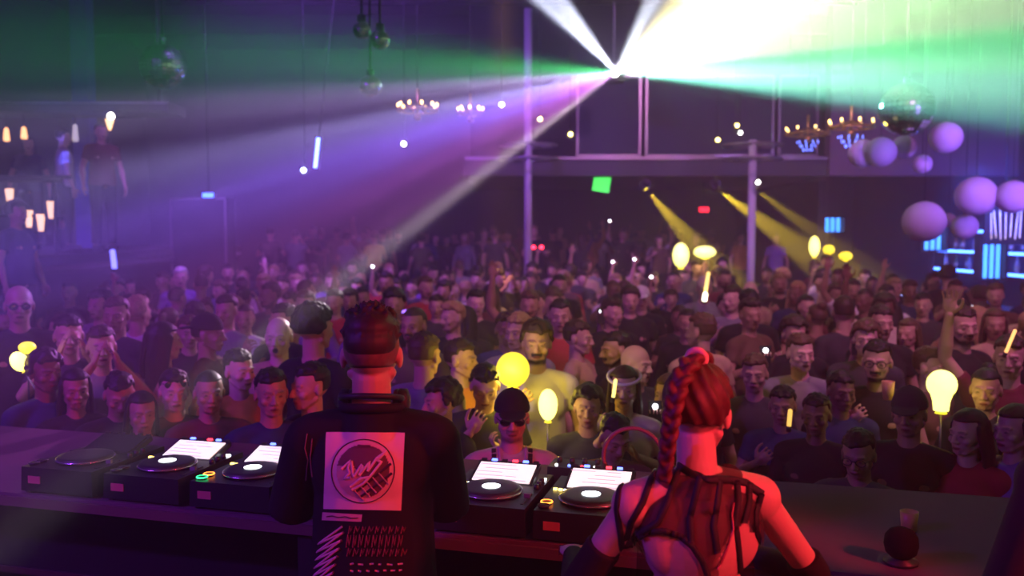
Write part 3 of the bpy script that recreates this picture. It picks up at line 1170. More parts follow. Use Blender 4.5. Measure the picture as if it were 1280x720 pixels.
# dark cabinet under the blue sign
cb = at(252, 275, 14.2)
r = empty('equipment_cabinet', (cb.x, 14.3, 0))
tag(r, 'tall dark cabinet with a pale edge under the blue sign', 'cabinet')
MB().box((0, 0, 1.45), (.86, .5, 2.9)).build('body', M_WALL, r)
MB().box((-.43, -.256, 1.45), (.03, .012, 2.85)).box((.43, -.256, 1.45), (.03, .012, 2.85)).box((0, -.256, 2.88), (.86, .012, .03)).build('edge_trim', M_TRIM, r)
MB().box((0, -.258, 1.5), (.78, .012, 2.6)).build('door', M_BLACK, r)

# left canopy beam with hanging glass lights
p0, p1 = at(0, 134, 13.0), at(104, 142, 13.0)
g = empty('canopy_beam', (p0.x - 1.5, 13.0, p0.z))
tag(g, 'dark canopy beam with a thin pale edge above the mezzanine guests', 'beam')
MB().box((2.0, .3, .0), (3.9, .7, .14)).build('beam', M_BLACK, g)
MB().box((2.0, -.056, .06), (3.9, .012, .03)).build('edge_trim', M_TRIM, g)
MB().tube((3.7, .3, 0), (3.7, .3, ZC - p0.z - .01), .03).tube((.6, .3, 0), (.6, .3, ZC - p0.z - .01), .03).build('hanger', M_BLACK, g)
M_AMBER = mat('amber_glass', (1, .6, .3), .3, emit=(1, .45, .18), strength=2.5)
for px, py, h, Y, lab in ((8, 168, .20, 13.2, 'amber glass pendant lamp at the far left under the canopy beam'), (30, 166, .18, 13.2, 'dim amber pendant lamp second from the left under the canopy beam'),
                          (94, 166, .26, 13.2, 'tall pale pendant lamp right of the white-shirted guest')):
    p = at(px, py, Y)
    r = empty('pendant_lamp', p)
    tag(r, lab, 'pendant lamp')
    MB().lathe([(.01, h / 2), (.03, h * .4), (.045, -h * .4), (.03, -h / 2), (0.001, -h / 2)], n=14).build('glass_shade', M_AMBER if px < 60 else mat('pale_glass', (.8, .75, .8), .3, emit=(.8, .7, .75), strength=.6), r)
    MB().tube((0, 0, h / 2), (0, 0, p0.z - p.z - .06), .006, n=5).build('cord', M_BLACK, r)
# wall torch
p = at(137, 152, 12.4)
r = empty('torch_lamp', p)
tag(r, 'cone-shaped torch lamp with a bright warm bulb on a dark post', 'lamp')
MB().lathe([(.012, -.13), (.055, .02), (.06, .03), (.045, .03)], n=16).build('cone_shade', mat('torch_cone', (1, .7, .4), .4, emit=(1, .55, .25), strength=3), r)
MB().ball((.02, 0, .075), .045).build('bulb', M_WHITEBULB, r)
MB().tube((0, 0, -.12), (0, 0, 2.08 - p.z), .018).lathe([(.14, 2.082 - p.z), (.14, 2.11 - p.z), (.02, 2.13 - p.z)], n=16).build('post', M_BLACK, r)
# glints and small lights by the mezzanine rail, made as glowing glasses
led = sbox('trim_6', (-9.9, 11.2, 3.02), (-5.6, 11.34, 3.06), M_BLACK)
for px, py, Y, lab in ((36, 273, 10.9, 'leftmost of the glowing glasses on the mezzanine rail'), (51, 278, 10.9, 'middle one of the glowing glasses on the mezzanine rail'), (64, 262, 10.9, 'rightmost of the glowing glasses on the mezzanine rail'),
                       (12, 246, 10.9, 'glowing glass on the mezzanine rail near the frame edge')):
    p = at(px, py, Y)
    r = empty('candle_glass', p)
    tag(r, lab, 'candle glass', 'glowing glasses on the mezzanine rail')
    MB().lathe([(.028, -.11), (.03, -.10), (.05, .10), (.047, .10)], n=14).build('glass', mat('glow_glass_lit', (1, .7, .5), .2, emit=(1, .55, .35), strength=1.6), r)
    MB().ball((0, 0, -.02), (.016, .016, .035)).build('bright_core', M_WHITEBULB, r)
rl = empty('mezzanine_rail', (0, 10.9, 0))
tag(rl, 'dark steel rail with thin posts along the mezzanine edge', 'railing')
MB().tube((-9.9, 0, 2.98), (-5.5, 0, 2.98), .028).tube((-9.9, 0, 2.55), (-5.5, 0, 2.55), .014).build('hand_rail', M_BLACK, rl)
for i in range(6):
    MB().tube((-9.8 + i * .84, 0, 2.09), (-9.8 + i * .84, 0, 2.96), .02).build('post', M_BLACK, rl)

# ---------------------------------------------------------------- the DJ desk (turned 15.4 degrees)
DZ = 1.35
DR = -math.atan(.275)
# a point on the near edge and the desk's own axes
DU = Vector((math.cos(DR), math.sin(DR), 0))
DV = Vector((-math.sin(DR), math.cos(DR), 0))
D0 = Vector((0, 2.821, 0))
desk = empty('dj_desk', (0, 2.821, .36), DR)
tag(desk, 'long deep black DJ desk running across the front of the booth', 'desk')
M_DESK = mat('desk_top_laminate', (.13, .07, .105), .85, noise=.15, nscale=2, spec=.08)
ux0, ux1 = -4.4, 3.6
uc, ul = (ux0 + ux1) / 2, ux1 - ux0
MB().box((uc, .4725, DZ - .36 - .025), (ul, .945, .05)).build('table_top', M_DESK, desk)
MB().box((uc, -.006, DZ - .36 - .03), (ul, .012, .035)).build('edge_trim', mat('scuffed_trim', (.20, .12, .11), .4, .4), desk)
MB().box((uc, .90, (DZ - .36 - .05) / 2), (ul, .04, DZ - .36 - .05)).build('front_panel', M_BLACK, desk)
MB().box((uc, .40, DZ - .36 - .30), (ul, .80, .03)).build('shelf', M_BLACK, desk)
MB().box((uc, -.003, DZ - .36 - .30), (ul, .012, .022)).build('shelf_trim', mat('dark_trim', (.10, .05, .05), .4, .4), desk)
for u in (-4.3, -2.6, -.75, .85, 3.5):
    MB().box((u, .04, (DZ - .41) / 2 - .005), (.06, .06, DZ - .42)).build('leg', M_BLACK, desk)

M_UNIT = mat('player_casing', (.018, .018, .02), .35)
M_PLAT = mat('platter_rubber', (.03, .03, .034), .4)
M_RIM = mat('platter_chrome', (.6, .6, .65), .2, .9)
M_SCREEN = mat('screen_glow', (1, 1, 1), .3, emit=(1, .93, .84), strength=1.05)
M_SCREEN_LINE = mat('screen_rows', (.6, .6, .6), .3, emit=(.55, .38, .48), strength=.6)
M_KNOB = mat('black_knob', (.03, .03, .03), .4)


def glow(name, col, s):
    return mat(name, col, .4, emit=col, strength=s)


G_OR, G_GR, G_YE, G_RE, G_BL, G_WH = (glow('led_orange', (1, .25, .03), 4), glow('led_green', (.03, 1, .25), 3), glow('led_yellow', (1, .75, .15), 5),
                                      glow('led_red', (1, .03, .05), 5), glow('led_blue', (.12, .2, 1), 4), glow('led_white', (.9, .95, 1), 5))


def player(u, lab, lit=True, rings=(1, 1), group='media players on the desk'):
    r = empty('media_player', D0 + DU * u + DV * .225 + Vector((0, 0, DZ)), DR)
    tag(r, lab, 'media player', group)
    W, Dp, H = .325, .43, .092
    MB().box((0, 0, H / 2 + .01), (W, Dp, H), taper=.985).box((0, -.0, .022), (W * .9, Dp * .9, .02)).build('casing', M_UNIT, r)
    for sx in (-1, 1):
        for sy in (-1, 1):
            MB().lathe([(.02, 0), (.022, .012)], c=(sx * .13, sy * .18, 0), n=12).build('foot', M_KNOB, r)
    z = H + .01
    pl = MB().lathe([(.103, z), (.105, z + .012), (.100, z + .019), (.085, z + .021), (.045, z + .021), (0.0001, z + .021)], c=(0, -.055, 0), n=48).build('jog_wheel', M_PLAT, r)
    MB().torus((0, -.055, z + .008), .106, .0045, n=48, m=6).build('chrome_ring', M_RIM, pl)
    if lit:
        MB().lathe([(.032, z + .0225), (.0001, z + .0225)], c=(0, -.055, 0), n=32).build('jog_display', G_WH, pl)
    # tilted touch screen
    sc = empty('touch_screen', (0, .118, z + .012))
    sc.parent = r
    sc.rotation_euler = (.30, 0, 0)
    bz = MB().box((0, .002, .0), (.235, .154, .02)).build('bezel', M_UNIT, sc)
    MB().box((0, .0, .0125), (.212, .120, .004)).build('display', M_SCREEN if lit else M_PLAT, sc)
    if lit:
        rw = MB()
        q = random.Random(int(u * 100))
        for j in range(5):
            for i in range(3):
                a = -.1 + q.uniform(0, .12)
                rw.box((a + .03, .045 - j * .024, .0150), (.04 + q.uniform(0, .05), .003, .001))
        rw.build('screen_text', M_SCREEN_LINE, sc)
    # rear row of buttons
    for i in range(6):
        x = -.10 + i * .04
        MB().box((x, .081, .006), (.020, .010, .018)).build('button', (G_RE if i == 3 else (G_BL if i in (1, 4) else M_KNOB)) if lit else M_KNOB, sc)
    # play and cue buttons with glowing rings
    for yy, g, on in ((-.175, G_GR, rings[0]), (-.132, G_OR, rings[1])):
        c = MB().lathe([(.017, z), (.017, z + .008), (.0001, z + .009)], c=(-.135, yy, 0), n=24).build('play_button' if g is G_GR else 'cue_button', M_KNOB, r)
        MB().torus((-.135, yy, z + .007), .0185, .0028, n=28, m=6).build('button_ring', g if lit and on else M_KNOB, c)
    for i, g in enumerate((G_YE, G_YE, G_WH)):
        MB().box((-.142 + i * .019, .03 - i * .004, z + .003), (.013, .009, .007)).build('pad', g if lit else M_KNOB, r)
    for yy in (.02, .06, .1):
        MB().lathe([(.010, z), (.009, z + .016), (.0001, z + .017)], c=(.143, yy, 0), n=14).build('knob', M_KNOB, r)
    s = MB().box((.138, -.10, z + .001), (.010, .13, .003)).build('slider_slot', M_KNOB, r)
    MB().box((.138, -.09, z + .009), (.022, .012, .014)).build('slider_cap', M_STEEL, s)
    MB().box((-.10, -.2150, .055), (.055, .003, .028)).build('front_sticker', mat('red_sticker', (.55, .16, .15), .6), r)
    if lit:
        MB().box((.142, .13, z + .004), (.02, .016, .006)).build('indicator', G_WH, r)
    return r


# positions measured along the desk from where the left lit player stands
U0 = (Vector((-1.30, 3.36, 0)) - D0).dot(DU)
player(U0 - .40, 'unlit black media player at the far left end of the row', False)
player(U0 - .025, 'media player with a bright screen left of the printed-shirt DJ', rings=(0, 0))
player(U0 + .345, 'media player half hidden behind the left arm of the printed-shirt DJ')
player(U0 + 1.275, 'media player with a bright screen between the two DJs')
player(U0 + 1.625, 'media player partly hidden by the braided DJ', rings=(0, 1))
# mixer
mx = empty('mixer', D0 + DU * (U0 + .795) + DV * .225 + Vector((0, 0, DZ)), DR)
tag(mx, 'black channel mixer in front of the printed-shirt DJ with a small white display', 'mixer')
MB().box((0, 0, .065), (.50, .43, .11), taper=.985).build('casing', M_UNIT, mx)
MB().box((.205, -.065, .124), (.085, .035, .006)).build('display', M_SCREEN, mx)
for i in range(6):
    for j in range(5):
        MB().lathe([(.010, .12), (.009, .138), (.0001, .139)], c=(-.21 + i * .068, .19 - j * .045, 0), n=12).build('knob', M_KNOB, mx)
    s = MB().box((-.21 + i * .068, -.13, .121), (.006, .08, .003)).build('fader_slot', M_KNOB, mx)
    MB().box((-.21 + i * .068, -.12, .130), (.02, .012, .014)).build('fader_cap', M_STEEL, s)
for i, g in enumerate((G_YE, G_RE, G_OR, G_RE)):
    MB().box((.235, -.02 - i * .045 + .07, .123), (.010, .010, .005)).build('indicator', g, mx)
MB().box((.12, -.2165, .075), (.05, .003, .026)).build('front_sticker', mat('red_sticker'), mx)

# a rack of small effect controls between the right-hand players and the screens
fx = empty('effects_unit', D0 + DU * (U0 + 1.49) + DV * .62 + Vector((0, 0, DZ)), DR)
tag(fx, 'small black effects box with glowing dots behind the right-hand players', 'effects unit')
MB().box((0, 0, .05), (.22, .14, .10), taper=.95).build('casing', M_UNIT, fx)
for i in range(4):
    MB().lathe([(.011, .10), (.009, .118), (.0001, .119)], c=(-.075 + i * .05, .02, 0), n=12).build('knob', M_KNOB, fx)
    MB().ball((-.075 + i * .05, -.04, .102), .006).build('indicator', (G_WH, G_BL, G_RE, G_WH)[i], fx)

# headphones standing on the desk behind the right-hand player
hp = empty('headphones', D0 + DU * (U0 + 1.70) + DV * .66 + Vector((0, 0, DZ)), DR)
tag(hp, 'thin-banded headphones standing upright behind the player beside the braided DJ', 'headphones')
MB().torus((0, 0, .13), .115, .008, n=28, m=8, rot=Matrix.Rotation(PI / 2, 3, 'X'), a0=-.35, a1=PI + .35).build('headband', mat('red_brown_band', (.28, .08, .10), .4), hp)
for s in (-1, 1):
    c = MB().lathe([(.02, -.02), (.042, -.012), (.045, .008), (.03, .02)], c=(s * .105, 0, .05), rot=Matrix.Rotation(PI / 2 * s, 3, 'Y'), n=20).build('ear_cup', M_BLACK, hp)
    MB().torus((s * .085, 0, .05), .034, .010, n=20, m=8, rot=Matrix.Rotation(PI / 2, 3, 'Y')).build('ear_pad', M_KNOB, c)

# a microphone with a black foam windscreen at the right of the desk
pm = at(1126, 700, 2.62)
mp = empty('microphone', (pm.x, 2.62, DZ))
mp.location.z = DZ
tag(mp, 'rounded black foam windscreen of a microphone standing on the right of the desk', 'microphone')
# stands on the desk surface (desk near edge is at Y = 2.821 - .275 X)
b = MB().lathe([(.030, 0), (.05, .004), (.05, .012), (.02, .02), (.016, .045), (.03, .05)], n=24).build('stand', M_KNOB, mp)
MB().lathe([(.030, .022), (.044, .035), (.050, .060), (.047, .085), (.034, .103), (.015, .111), (.0001, .112)], n=24).build('windscreen', mat('black_foam', (.01, .01, .011), .95, spec=.05), mp)
pc = at(1136, 664, 2.92)
o = empty('drink_cup', (pc.x, 2.92, DZ))
tag(o, 'small yellow drink cup on the desk just behind the black microphone foam', 'cup')
MB().lathe([(.024, 0), (.030, .065), (.028, .065), (.022, .004), (.0001, .004)], n=20).build('cup', mat('yellow_cup', (.75, .5, .15), .4), o)
MB().lathe([(.026, .05), (.0001, .05)], n=20).build('drink', mat('amber_drink', (.5, .25, .05), .2), o)

# ---------------------------------------------------------------- the two DJs
def bvh_of(objs):
    vs, fs = [], []
    bpy.context.view_layer.update()
    for o in objs:
        b = len(vs)
        M = o.matrix_world
        vs += [M @ v.co for v in o.data.vertices]
        fs += [tuple(i + b for i in p.vertices) for p in o.data.polygons]
    return BVHTree.FromPolygons(vs, fs)


CP = Vector((0, 0, CAMZ))


def hit(bvh, px, py, off=.003):
    d = ray(px, py).normalized()
    h = bvh.ray_cast(CP, d)
    if h[0] is None:
        return None
    return h[0] + h[1] * (off if h[1].dot(d) < 0 else -off)


def to_local(o, pts):
    inv = o.matrix_world.inverted()
    return [inv @ p for p in pts]


def ribbon(bvh, pts, width, thick, name, m, parent, step=3.0, off=.002, taper=None):
    """a cloth strip lying on the garment surface, of real width and thickness"""
    P = []
    for (x0, y0), (x1, y1) in zip(pts, pts[1:]):
        n = max(1, int(math.hypot(x1 - x0, y1 - y0) / step))
        for i in range(n):
            P.append((x0 + (x1 - x0) * i / n, y0 + (y1 - y0) * i / n))
    P.append(pts[-1])
    runs = [[]]
    for x, y in P:
        d = ray(x, y).normalized()
        h = bvh.ray_cast(CP, d)
        if h[0] is not None:
            nn = h[1] if h[1].dot(d) < 0 else -h[1]
            if runs[-1] and (h[0] - runs[-1][-1][0]).length > .05:
                runs.append([])
            runs[-1].append((h[0], nn))
    vs, fs = [], []
    for W in runs:
        N = len(W)
        if N < 2:
            continue
        o0 = len(vs)
        for i, (p, nn) in enumerate(W):
            t = (W[min(i + 1, N - 1)][0] - W[max(i - 1, 0)][0]).normalized()
            s = t.cross(nn).normalized() * width / 2
            vs += [p - s + nn * (off * .3), p - s * .85 + nn * (off + thick), p + s * .85 + nn * (off + thick), p + s + nn * (off * .3)]
        for i in range(N - 1):
            a, b = o0 + i * 4, o0 + i * 4 + 4
            for k in range(4):
                fs.append((a + k, b + k, b + (k + 1) % 4, a + (k + 1) % 4))
        e = o0 + (N - 1) * 4
        fs += [(o0 + 3, o0 + 2, o0 + 1, o0), (e, e + 1, e + 2, e + 3)]
    if not vs:
        return None
    return to_local(parent, vs), fs


def ribbons(bvh, strokes, width, thick, name, m, parent, off=.002):
    b = MB()
    for s in strokes:
        r = ribbon(bvh, s, width, thick, name, m, parent, off=off)
        if r:
            b.add(r[0], r[1], 0, True)
    return b.build(name, m, parent)


def panel(bvh, quad, name, m, parent, nu=20, nv=20, off=.003, mask=None):
    """a printed patch laid on the garment; quad = four pixels (tl, tr, br, bl)"""
    grid, vs = {}, []
    for j in range(nv + 1):
        for i in range(nu + 1):
            u, v = i / nu, j / nv
            x = (quad[0][0] * (1 - u) + quad[1][0] * u) * (1 - v) + (quad[3][0] * (1 - u) + quad[2][0] * u) * v
            y = (quad[0][1] * (1 - u) + quad[1][1] * u) * (1 - v) + (quad[3][1] * (1 - u) + quad[2][1] * u) * v
            if mask and not mask(u, v):
                continue
            h = hit(bvh, x, y, off)
            if h:
                grid[i, j] = len(vs)
                vs.append(h)
    fs = [(grid[i, j], grid[i, j + 1], grid[i + 1, j + 1], grid[i + 1, j]) for i in range(nu) for j in range(nv)
          if all(k in grid for k in ((i, j), (i + 1, j), (i, j + 1), (i + 1, j + 1)))]
    b = MB()
    b.add(to_local(parent, vs), [f[::-1] for f in fs], 0, True)
    return b.build(name, m, parent)


SHOE_ME = shoe_mesh('shoes')
TROU_ME = trouser_mesh('trousers')


def px_of(p):
    """pixel of a world point (for laying out prints on a garment)"""
    d = Matrix.Rotation(-(PI / 2 - PITCH), 3, 'X') @ (p - CP)
    return 640 + FPX * d.x / -d.z, 360 - FPX * d.y / -d.z


# --- the man in the printed shirt, seen from behind
POSES['decks'] = [((-.205, -.12, 1.14), (-.10, -.37, 1.13), (.15, -1, -.1), (0, 0, -1), .5), ((.265, -.10, 1.14), (.20, -.40, 1.13), (-.15, -1, -.1), (0, 0, -1), .5)]
HM = head_matrix(.06, .10, 0)
dj = link('person', body_mesh('body', 'decks', HM, voxel=.004), None, (-.405, 2.55, .365), PI)
dj.scale = (1.02, 1.03, .995)
dj.color = (.50, .30, .22, 0)
tag(dj, 'person with dark short hair in a black shirt with a large square back print', 'person')
bpy.context.view_layer.update()
# hair: faded sides, thick brushed top
b = MB()
q = random.Random(5)
rot = HM.to_3x3()
b.ball(HM @ Vector((0, .030, .215)), (.076, .092, .058), rot=rot, n=24, m=14)
b.ball(HM @ Vector((0, .050, .175)), (.074, .076, .062), rot=rot, n=24, m=14)
for i in range(520):
    az, zz = q.uniform(-PI, PI), q.uniform(.15, 1)
    hh = math.sqrt(1 - zz * zz)
    if zz < .42 and abs(az) < 1.7:
        continue
    p = Vector((math.sin(az) * hh * .077, -math.cos(az) * hh * .094, zz * .092)) + Vector((0, .018, .172))
    d = (p - Vector((0, .02, .13))) + Vector((q.uniform(-.04, .04), q.uniform(-.06, .0), q.uniform(.0, .05)))
    tuft(b, HM, p, d, .008, q.uniform(.020, .034) if zz > .6 else q.uniform(.010, .018))
hd = link('hair', b.remeshed('hair', HAIR, .0042, smooth=1), dj)
hd.color = (.035, .014, .012, 1)
b = MB()   # the clipped fade below the thick top
vs, fs = [], []
for k in range(13):
    zz = .55 - 1.20 * k / 12
    for i in range(25):
        az = 1.55 + (2 * PI - 3.1) * i / 24
        hh = math.sqrt(max(.1, 1 - zz * zz))
        vs.append(HM @ (Vector((math.sin(az) * hh * .0785, -math.cos(az) * hh * .0985, zz * .094)) + Vector((0, .018, .165))))
for k in range(12):
    for i in range(24):
        fs.append((k * 25 + i, (k + 1) * 25 + i, (k + 1) * 25 + i + 1, k * 25 + i + 1))
o = b.add(vs, fs, 0, True).build('clipped_hair', HAIR, dj)
o.modifiers.new('solid', 'SOLIDIFY').thickness = .004
o.color = (.16, .075, .06, 1)
o['label'] = 'close clipped fade under the thicker top'
sh = link('shirt', shirt_mesh('shirt', 'decks', sleeve=.98, loose=1.22, voxel=.007, neck=1.478, low=.80), dj)
sh.color = (.010, .009, .011, 1)
o = MB().torus((0, .02, 1.487), .079, .014, n=36, m=10, rot=Matrix.Rotation(.18, 3, 'X')).build('collar', CLOTH, dj)
o.color = (.012, .010, .012, 1)
t_ = link('trousers', TROU_ME, dj)
t_.color = (.012, .012, .014, 1)
link('shoes', SHOE_ME, dj)
bv = bvh_of([sh])
M_PRINT = mat('faded_white_print', (.72, .50, .52), .8, noise=.06, nscale=20)
M_PRINT_D = mat('dark_print_ink', (.035, .012, .02), .8)
M_PRINT_M = mat('maroon_print_ink', (.22, .045, .07), .8)
Q = ((408, 540), (506, 541), (501, 638), (405, 636))
panel(bv, Q, 'square_print', M_PRINT, sh, 26, 26, .0025)


def quv(u, v, q_=Q):
    x = (q_[0][0] * (1 - u) + q_[1][0] * u) * (1 - v) + (q_[3][0] * (1 - u) + q_[2][0] * u) * v
    y = (q_[0][1] * (1 - u) + q_[1][1] * u) * (1 - v) + (q_[3][1] * (1 - u) + q_[2][1] * u) * v
    return x, y


cir = [quv(.49 + .40 * math.cos(2 * PI * i / 40), .50 + .41 * math.sin(2 * PI * i / 40)) for i in range(41)]
ribbons(bv, [cir], .0028, .0012, 'logo_ring', M_PRINT_D, sh, off=.0035)
# dark disc with paler lower left
Qd = (quv(.14, .14), quv(.84, .14), quv(.84, .86), quv(.14, .86))
mdisc = mat('logo_disc_ink', (.12, .05, .07), .8)
panel(bv, Qd, 'logo_disc', mdisc, sh, 44, 44, .0036, mask=lambda u, v: (u - .5) ** 2 + (v - .5) ** 2 < .245 and not (v - .30 > u * 1.2 - .25 and u < .62 and v > .42))
panel(bv, Qd, 'logo_pale_field', mat('logo_pale_ink', (.50, .30, .34), .8), sh, 44, 44, .0036, mask=lambda u, v: (u - .5) ** 2 + (v - .5) ** 2 < .245 and (v - .27 > u * 1.2 - .25 and u < .62 and v > .40))
# bars in the lower right of the disc
st = []
for i in range(5):
    a = .52 + i * .075
    st.append([quv(a, .88 - i * .055), quv(a - .13, .74 - i * .055)])
ribbons(bv, [[quv(.42, .76), quv(.84, .40)], [quv(.47, .83), quv(.86, .52)]], .0075, .001, 'dark_bars', M_PRINT_D, sh, off=.0045)
ribbons(bv, st, .0042, .001, 'pale_bars', mat('logo_pale_ink'), sh, off=.0055)
# the scrawled white lettering across the logo
lt = [[(.22, .48), (.30, .40), (.33, .37), (.30, .47), (.33, .52), (.26, .60), (.34, .58)], [(.34, .37), (.36, .52), (.38, .57)], [(.38, .57), (.47, .42), (.49, .44), (.45, .55)],
      [(.45, .55), (.57, .38), (.55, .50)], [(.55, .50), (.66, .33), (.78, .24), (.66, .36), (.72, .38), (.58, .57)], [(.34, .70), (.46, .60), (.58, .57), (.50, .66), (.36, .74)]]
ribbons(bv, [[quv(u, v) for u, v in s] for s in lt], .0075, .0012, 'scrawled_lettering', M_PRINT, sh, off=.0065)
panel(bv, ((404, 640), (453, 643), (452, 652), (403, 650)), 'name_strip', mat('rose_print', (.62, .34, .36), .8), sh, 16, 5, .0025)
ribbons(bv, [[(409, 645.5), (416, 644.5), (424, 646.5), (432, 645.5), (440, 647.5), (448, 647)]], .0022, .001, 'strip_writing', M_PRINT_D, sh, off=.0035)
zz_ = []
for i in range(7):
    y = 658 + i * 10
    x = 428 - i * 2.5
    zz_ += [(x, y), (x - 30 + i * 1.0, y + 22), (x + 2, y + 7)]
ribbons(bv, [zz_], .0058, .0012, 'scrawled_sleeve_print', mat('pink_print', (.80, .42, .50), .8), sh, off=.0025)
tx = []
for j, (y, a, h_) in enumerate(((662, 436, 9), (676, 433, 16), (690, 434, 10))):
    x = a
    while x < 503:
        w = q.uniform(4, 8)
        tx.append([(x, y + h_ / 2), (x + w * .3, y - h_ / 2), (x + w * .6, y + h_ / 2 - 2), (x + w, y - h_ / 2 + 1)])
        x += w + 2.2
ribbons(bv, tx, .0028, .001, 'maroon_writing', M_PRINT_M, sh, off=.0025)
dots = []
for y in (705, 713):
    x = 438
    while x < 505:
        w = q.uniform(3, 7)
        dots.append([(x, y), (x + w, y + q.uniform(-1.5, 1.5))])
        x += w + q.uniform(4, 8)
ribbons(bv, dots, .0045, .001, 'small_print_row', mat('rose_print'), sh, off=.0025)
ribbons(bv, [[(384, 542), (381, 560), (385, 575), (382, 600)], [(390, 548), (388, 570), (391, 596)]], .0030, .001, 'faint_side_print', mat('dim_print', (.22, .12, .15), .8), sh, off=.0025)
# headphones resting round the neck
Mdj = dj.matrix_world
nk = empty('headphones', (Mdj @ Vector((0, .02, 1.515))), PI)
tag(nk, 'black headphones hanging round the neck of the DJ in the printed shirt', 'headphones')
MB().torus((0, 0, .0), .088, .0085, n=32, m=8, rot=Matrix.Rotation(.25, 3, 'X'), a0=-.4, a1=PI + .4).build('headband', M_BLACK, nk)
for s in (-1, 1):
    c = MB().lathe([(.018, -.02), (.036, -.012), (.038, .010), (.02, .02)], c=(s * .085, -.05, -.018), rot=Matrix.Rotation(PI / 2, 3, 'Y'), n=20).build('ear_cup', M_BLACK, nk)
    MB().torus((s * .066, -.05, -.018), .028, .009, n=20, m=8, rot=Matrix.Rotation(PI / 2, 3, 'Y')).build('ear_pad', M_KNOB, c)

# --- the woman with the braid, seen from behind
POSES['lean'] = [((-.33, -.02, 1.16), (-.24, -.30, 1.12), (.15, -1, -.1), (0, 0, -1), .5), ((.31, -.06, 1.15), (.27, -.34, 1.13), (-.1, -1, -.1), (0, 0, -1), .5)]
HM = head_matrix(-.55, .16, -.05, base=(0, .0, 1.502))
dw = link('person', body_mesh('body', 'lean', HM, voxel=.004, female=True), None, (.50, 2.22, .365), PI + .10)
dw.scale = (.97, .97, .935)
dw.rotation_euler = (0, R(1.5), PI + .10)
dw.color = (.62, .38, .30, 0)
tag(dw, 'person with a braid in a strappy black sheer top, back to us, skin lit red', 'person')
bpy.context.view_layer.update()
b = MB()
rot = HM.to_3x3()
C = Vector((0, .020, .168))
vs, fs = [], []
n, m_ = 48, 26
for k in range(m_ + 1):
    th = PI * .70 * k / m_
    for i in range(n):
        w = 2 * PI * i / n
        d = Vector((math.sin(th) * math.sin(w), -math.sin(th) * math.cos(w), math.cos(th)))
        front = -d.y
        ex = .012 + .0035 * math.sin(w * 13 + d.z * 9)
        lim = .50 if front > .3 else (.10 if front > -.1 else -.75)
        if d.z < lim and front > -.15:
            ex = -.02
        vs.append(HM @ (Vector((d.x * (.077 + ex), d.y * (.098 + ex), d.z * (.094 + ex))) + C))
for k in range(m_):
    for i in range(n):
        j = (i + 1) % n
        fs.append((k * n + i, k * n + j, (k + 1) * n + j, (k + 1) * n + i))
fs.append(tuple(m_ * n + i for i in range(n)))
b.add(vs, fs, 0, True)
hw_ = link('hair', b.remeshed('hair', HAIR, .0045, smooth=1), dw)
hw_.color = (.085, .022, .02, 1)
# braid from the crown down the back, three crossing strands
bd = MB()
path = [Vector(p) for p in ((.005, -.01, .280), (.012, .070, .268), (.022, .128, .215), (.030, .142, .150), (.036, .135, .085), (.044, .118, .020), (.050, .10, -.045))]


def along(t):
    t = max(0, min(.9999, t)) * (len(path) - 1)
    i = int(t)
    f = t - i
    p0, p1, p2, p3 = path[max(i - 1, 0)], path[i], path[i + 1], path[min(i + 2, len(path) - 1)]
    return .5 * ((2 * p1) + (-p0 + p2) * f + (2 * p0 - 5 * p1 + 4 * p2 - p3) * f * f + (-p0 + 3 * p1 - 3 * p2 + p3) * f ** 3)


for sidx in range(3):
    pv = None
    for i in range(91):
        t = i / 90
        a = t * 2 * PI * 3.5 + sidx * 2 * PI / 3
        wdt = .021 * (1 - .45 * t)
        c = along(t)
        tn = (along(min(1, t + .02)) - along(max(0, t - .02))).normalized()
        sx = Vector((1, 0, 0))
        up = tn.cross(sx).normalized()
        p = c + sx * wdt * math.sin(a) + up * wdt * .55 * math.sin(2 * a)
        if pv is not None:
            bd.tube(HM @ pv, HM @ p, .0145 * (1 - .4 * t), .0145 * (1 - .4 * t), n=8, round_=True)
        pv = p
o = link('braid', bd.remeshed('braid', HAIR, .0042, smooth=1), dw)
o.color = (.12, .03, .025, 1)
o = MB().torus(HM @ Vector((.004, .05, .279)), .022, .010, n=24, m=8, rot=rot @ Matrix.Rotation(1.35, 3, 'X')).build('hair_tie', mat('pale_hair_tie', (.75, .45, .40), .7), dw)
b = MB()
for k in range(14):
    t = k / 13
    b.tube(HM @ (Vector((.020 + .012 * t, .02 + .085 * t, .282 - .055 * t * t * 1.4))), HM @ (Vector((.021 + .012 * (t + .07), .02 + .085 * (t + .07), .282 - .055 * (t + .07) ** 2 * 1.4))), .0075, .0075, n=8, round_=True)
b.build('pale_hair_strand', mat('pale_hair_tie'), dw)

# the sheer back of the top: a thin see-through shell
sheer = mat('sheer_mesh', (.045, .018, .016), .9, alpha=.68)
tp = shirt_mesh('top', 'lean', female=True, voxel=.006, neck=1.470, low=.80, tank=True, loose=.55)
tp.materials.clear()
tp.materials.append(sheer)
top = link('sheer_top', tp, dw)
bpy.context.view_layer.update()


def cq(x, y):
    return 720 + x / 2.4, 420 + y / 2.4


# cut the keyhole opening and the bare shoulder out of the shell
KEY = [cq(*p) for p in ((172, 650), (180, 610), (215, 590), (262, 588), (310, 600), (345, 630), (372, 672), (392, 720), (392, 760), (168, 760))]


KEY2 = [(898, 700), (918, 664), (936, 650), (952, 668), (958, 745), (900, 745)]


def inside(p, poly):
    x, y = p
    c = False
    for (x0, y0), (x1, y1) in zip(poly, poly[1:] + poly[:1]):
        if (y0 > y) != (y1 > y) and x < (x1 - x0) * (y - y0) / (y1 - y0) + x0:
            c = not c
    return c


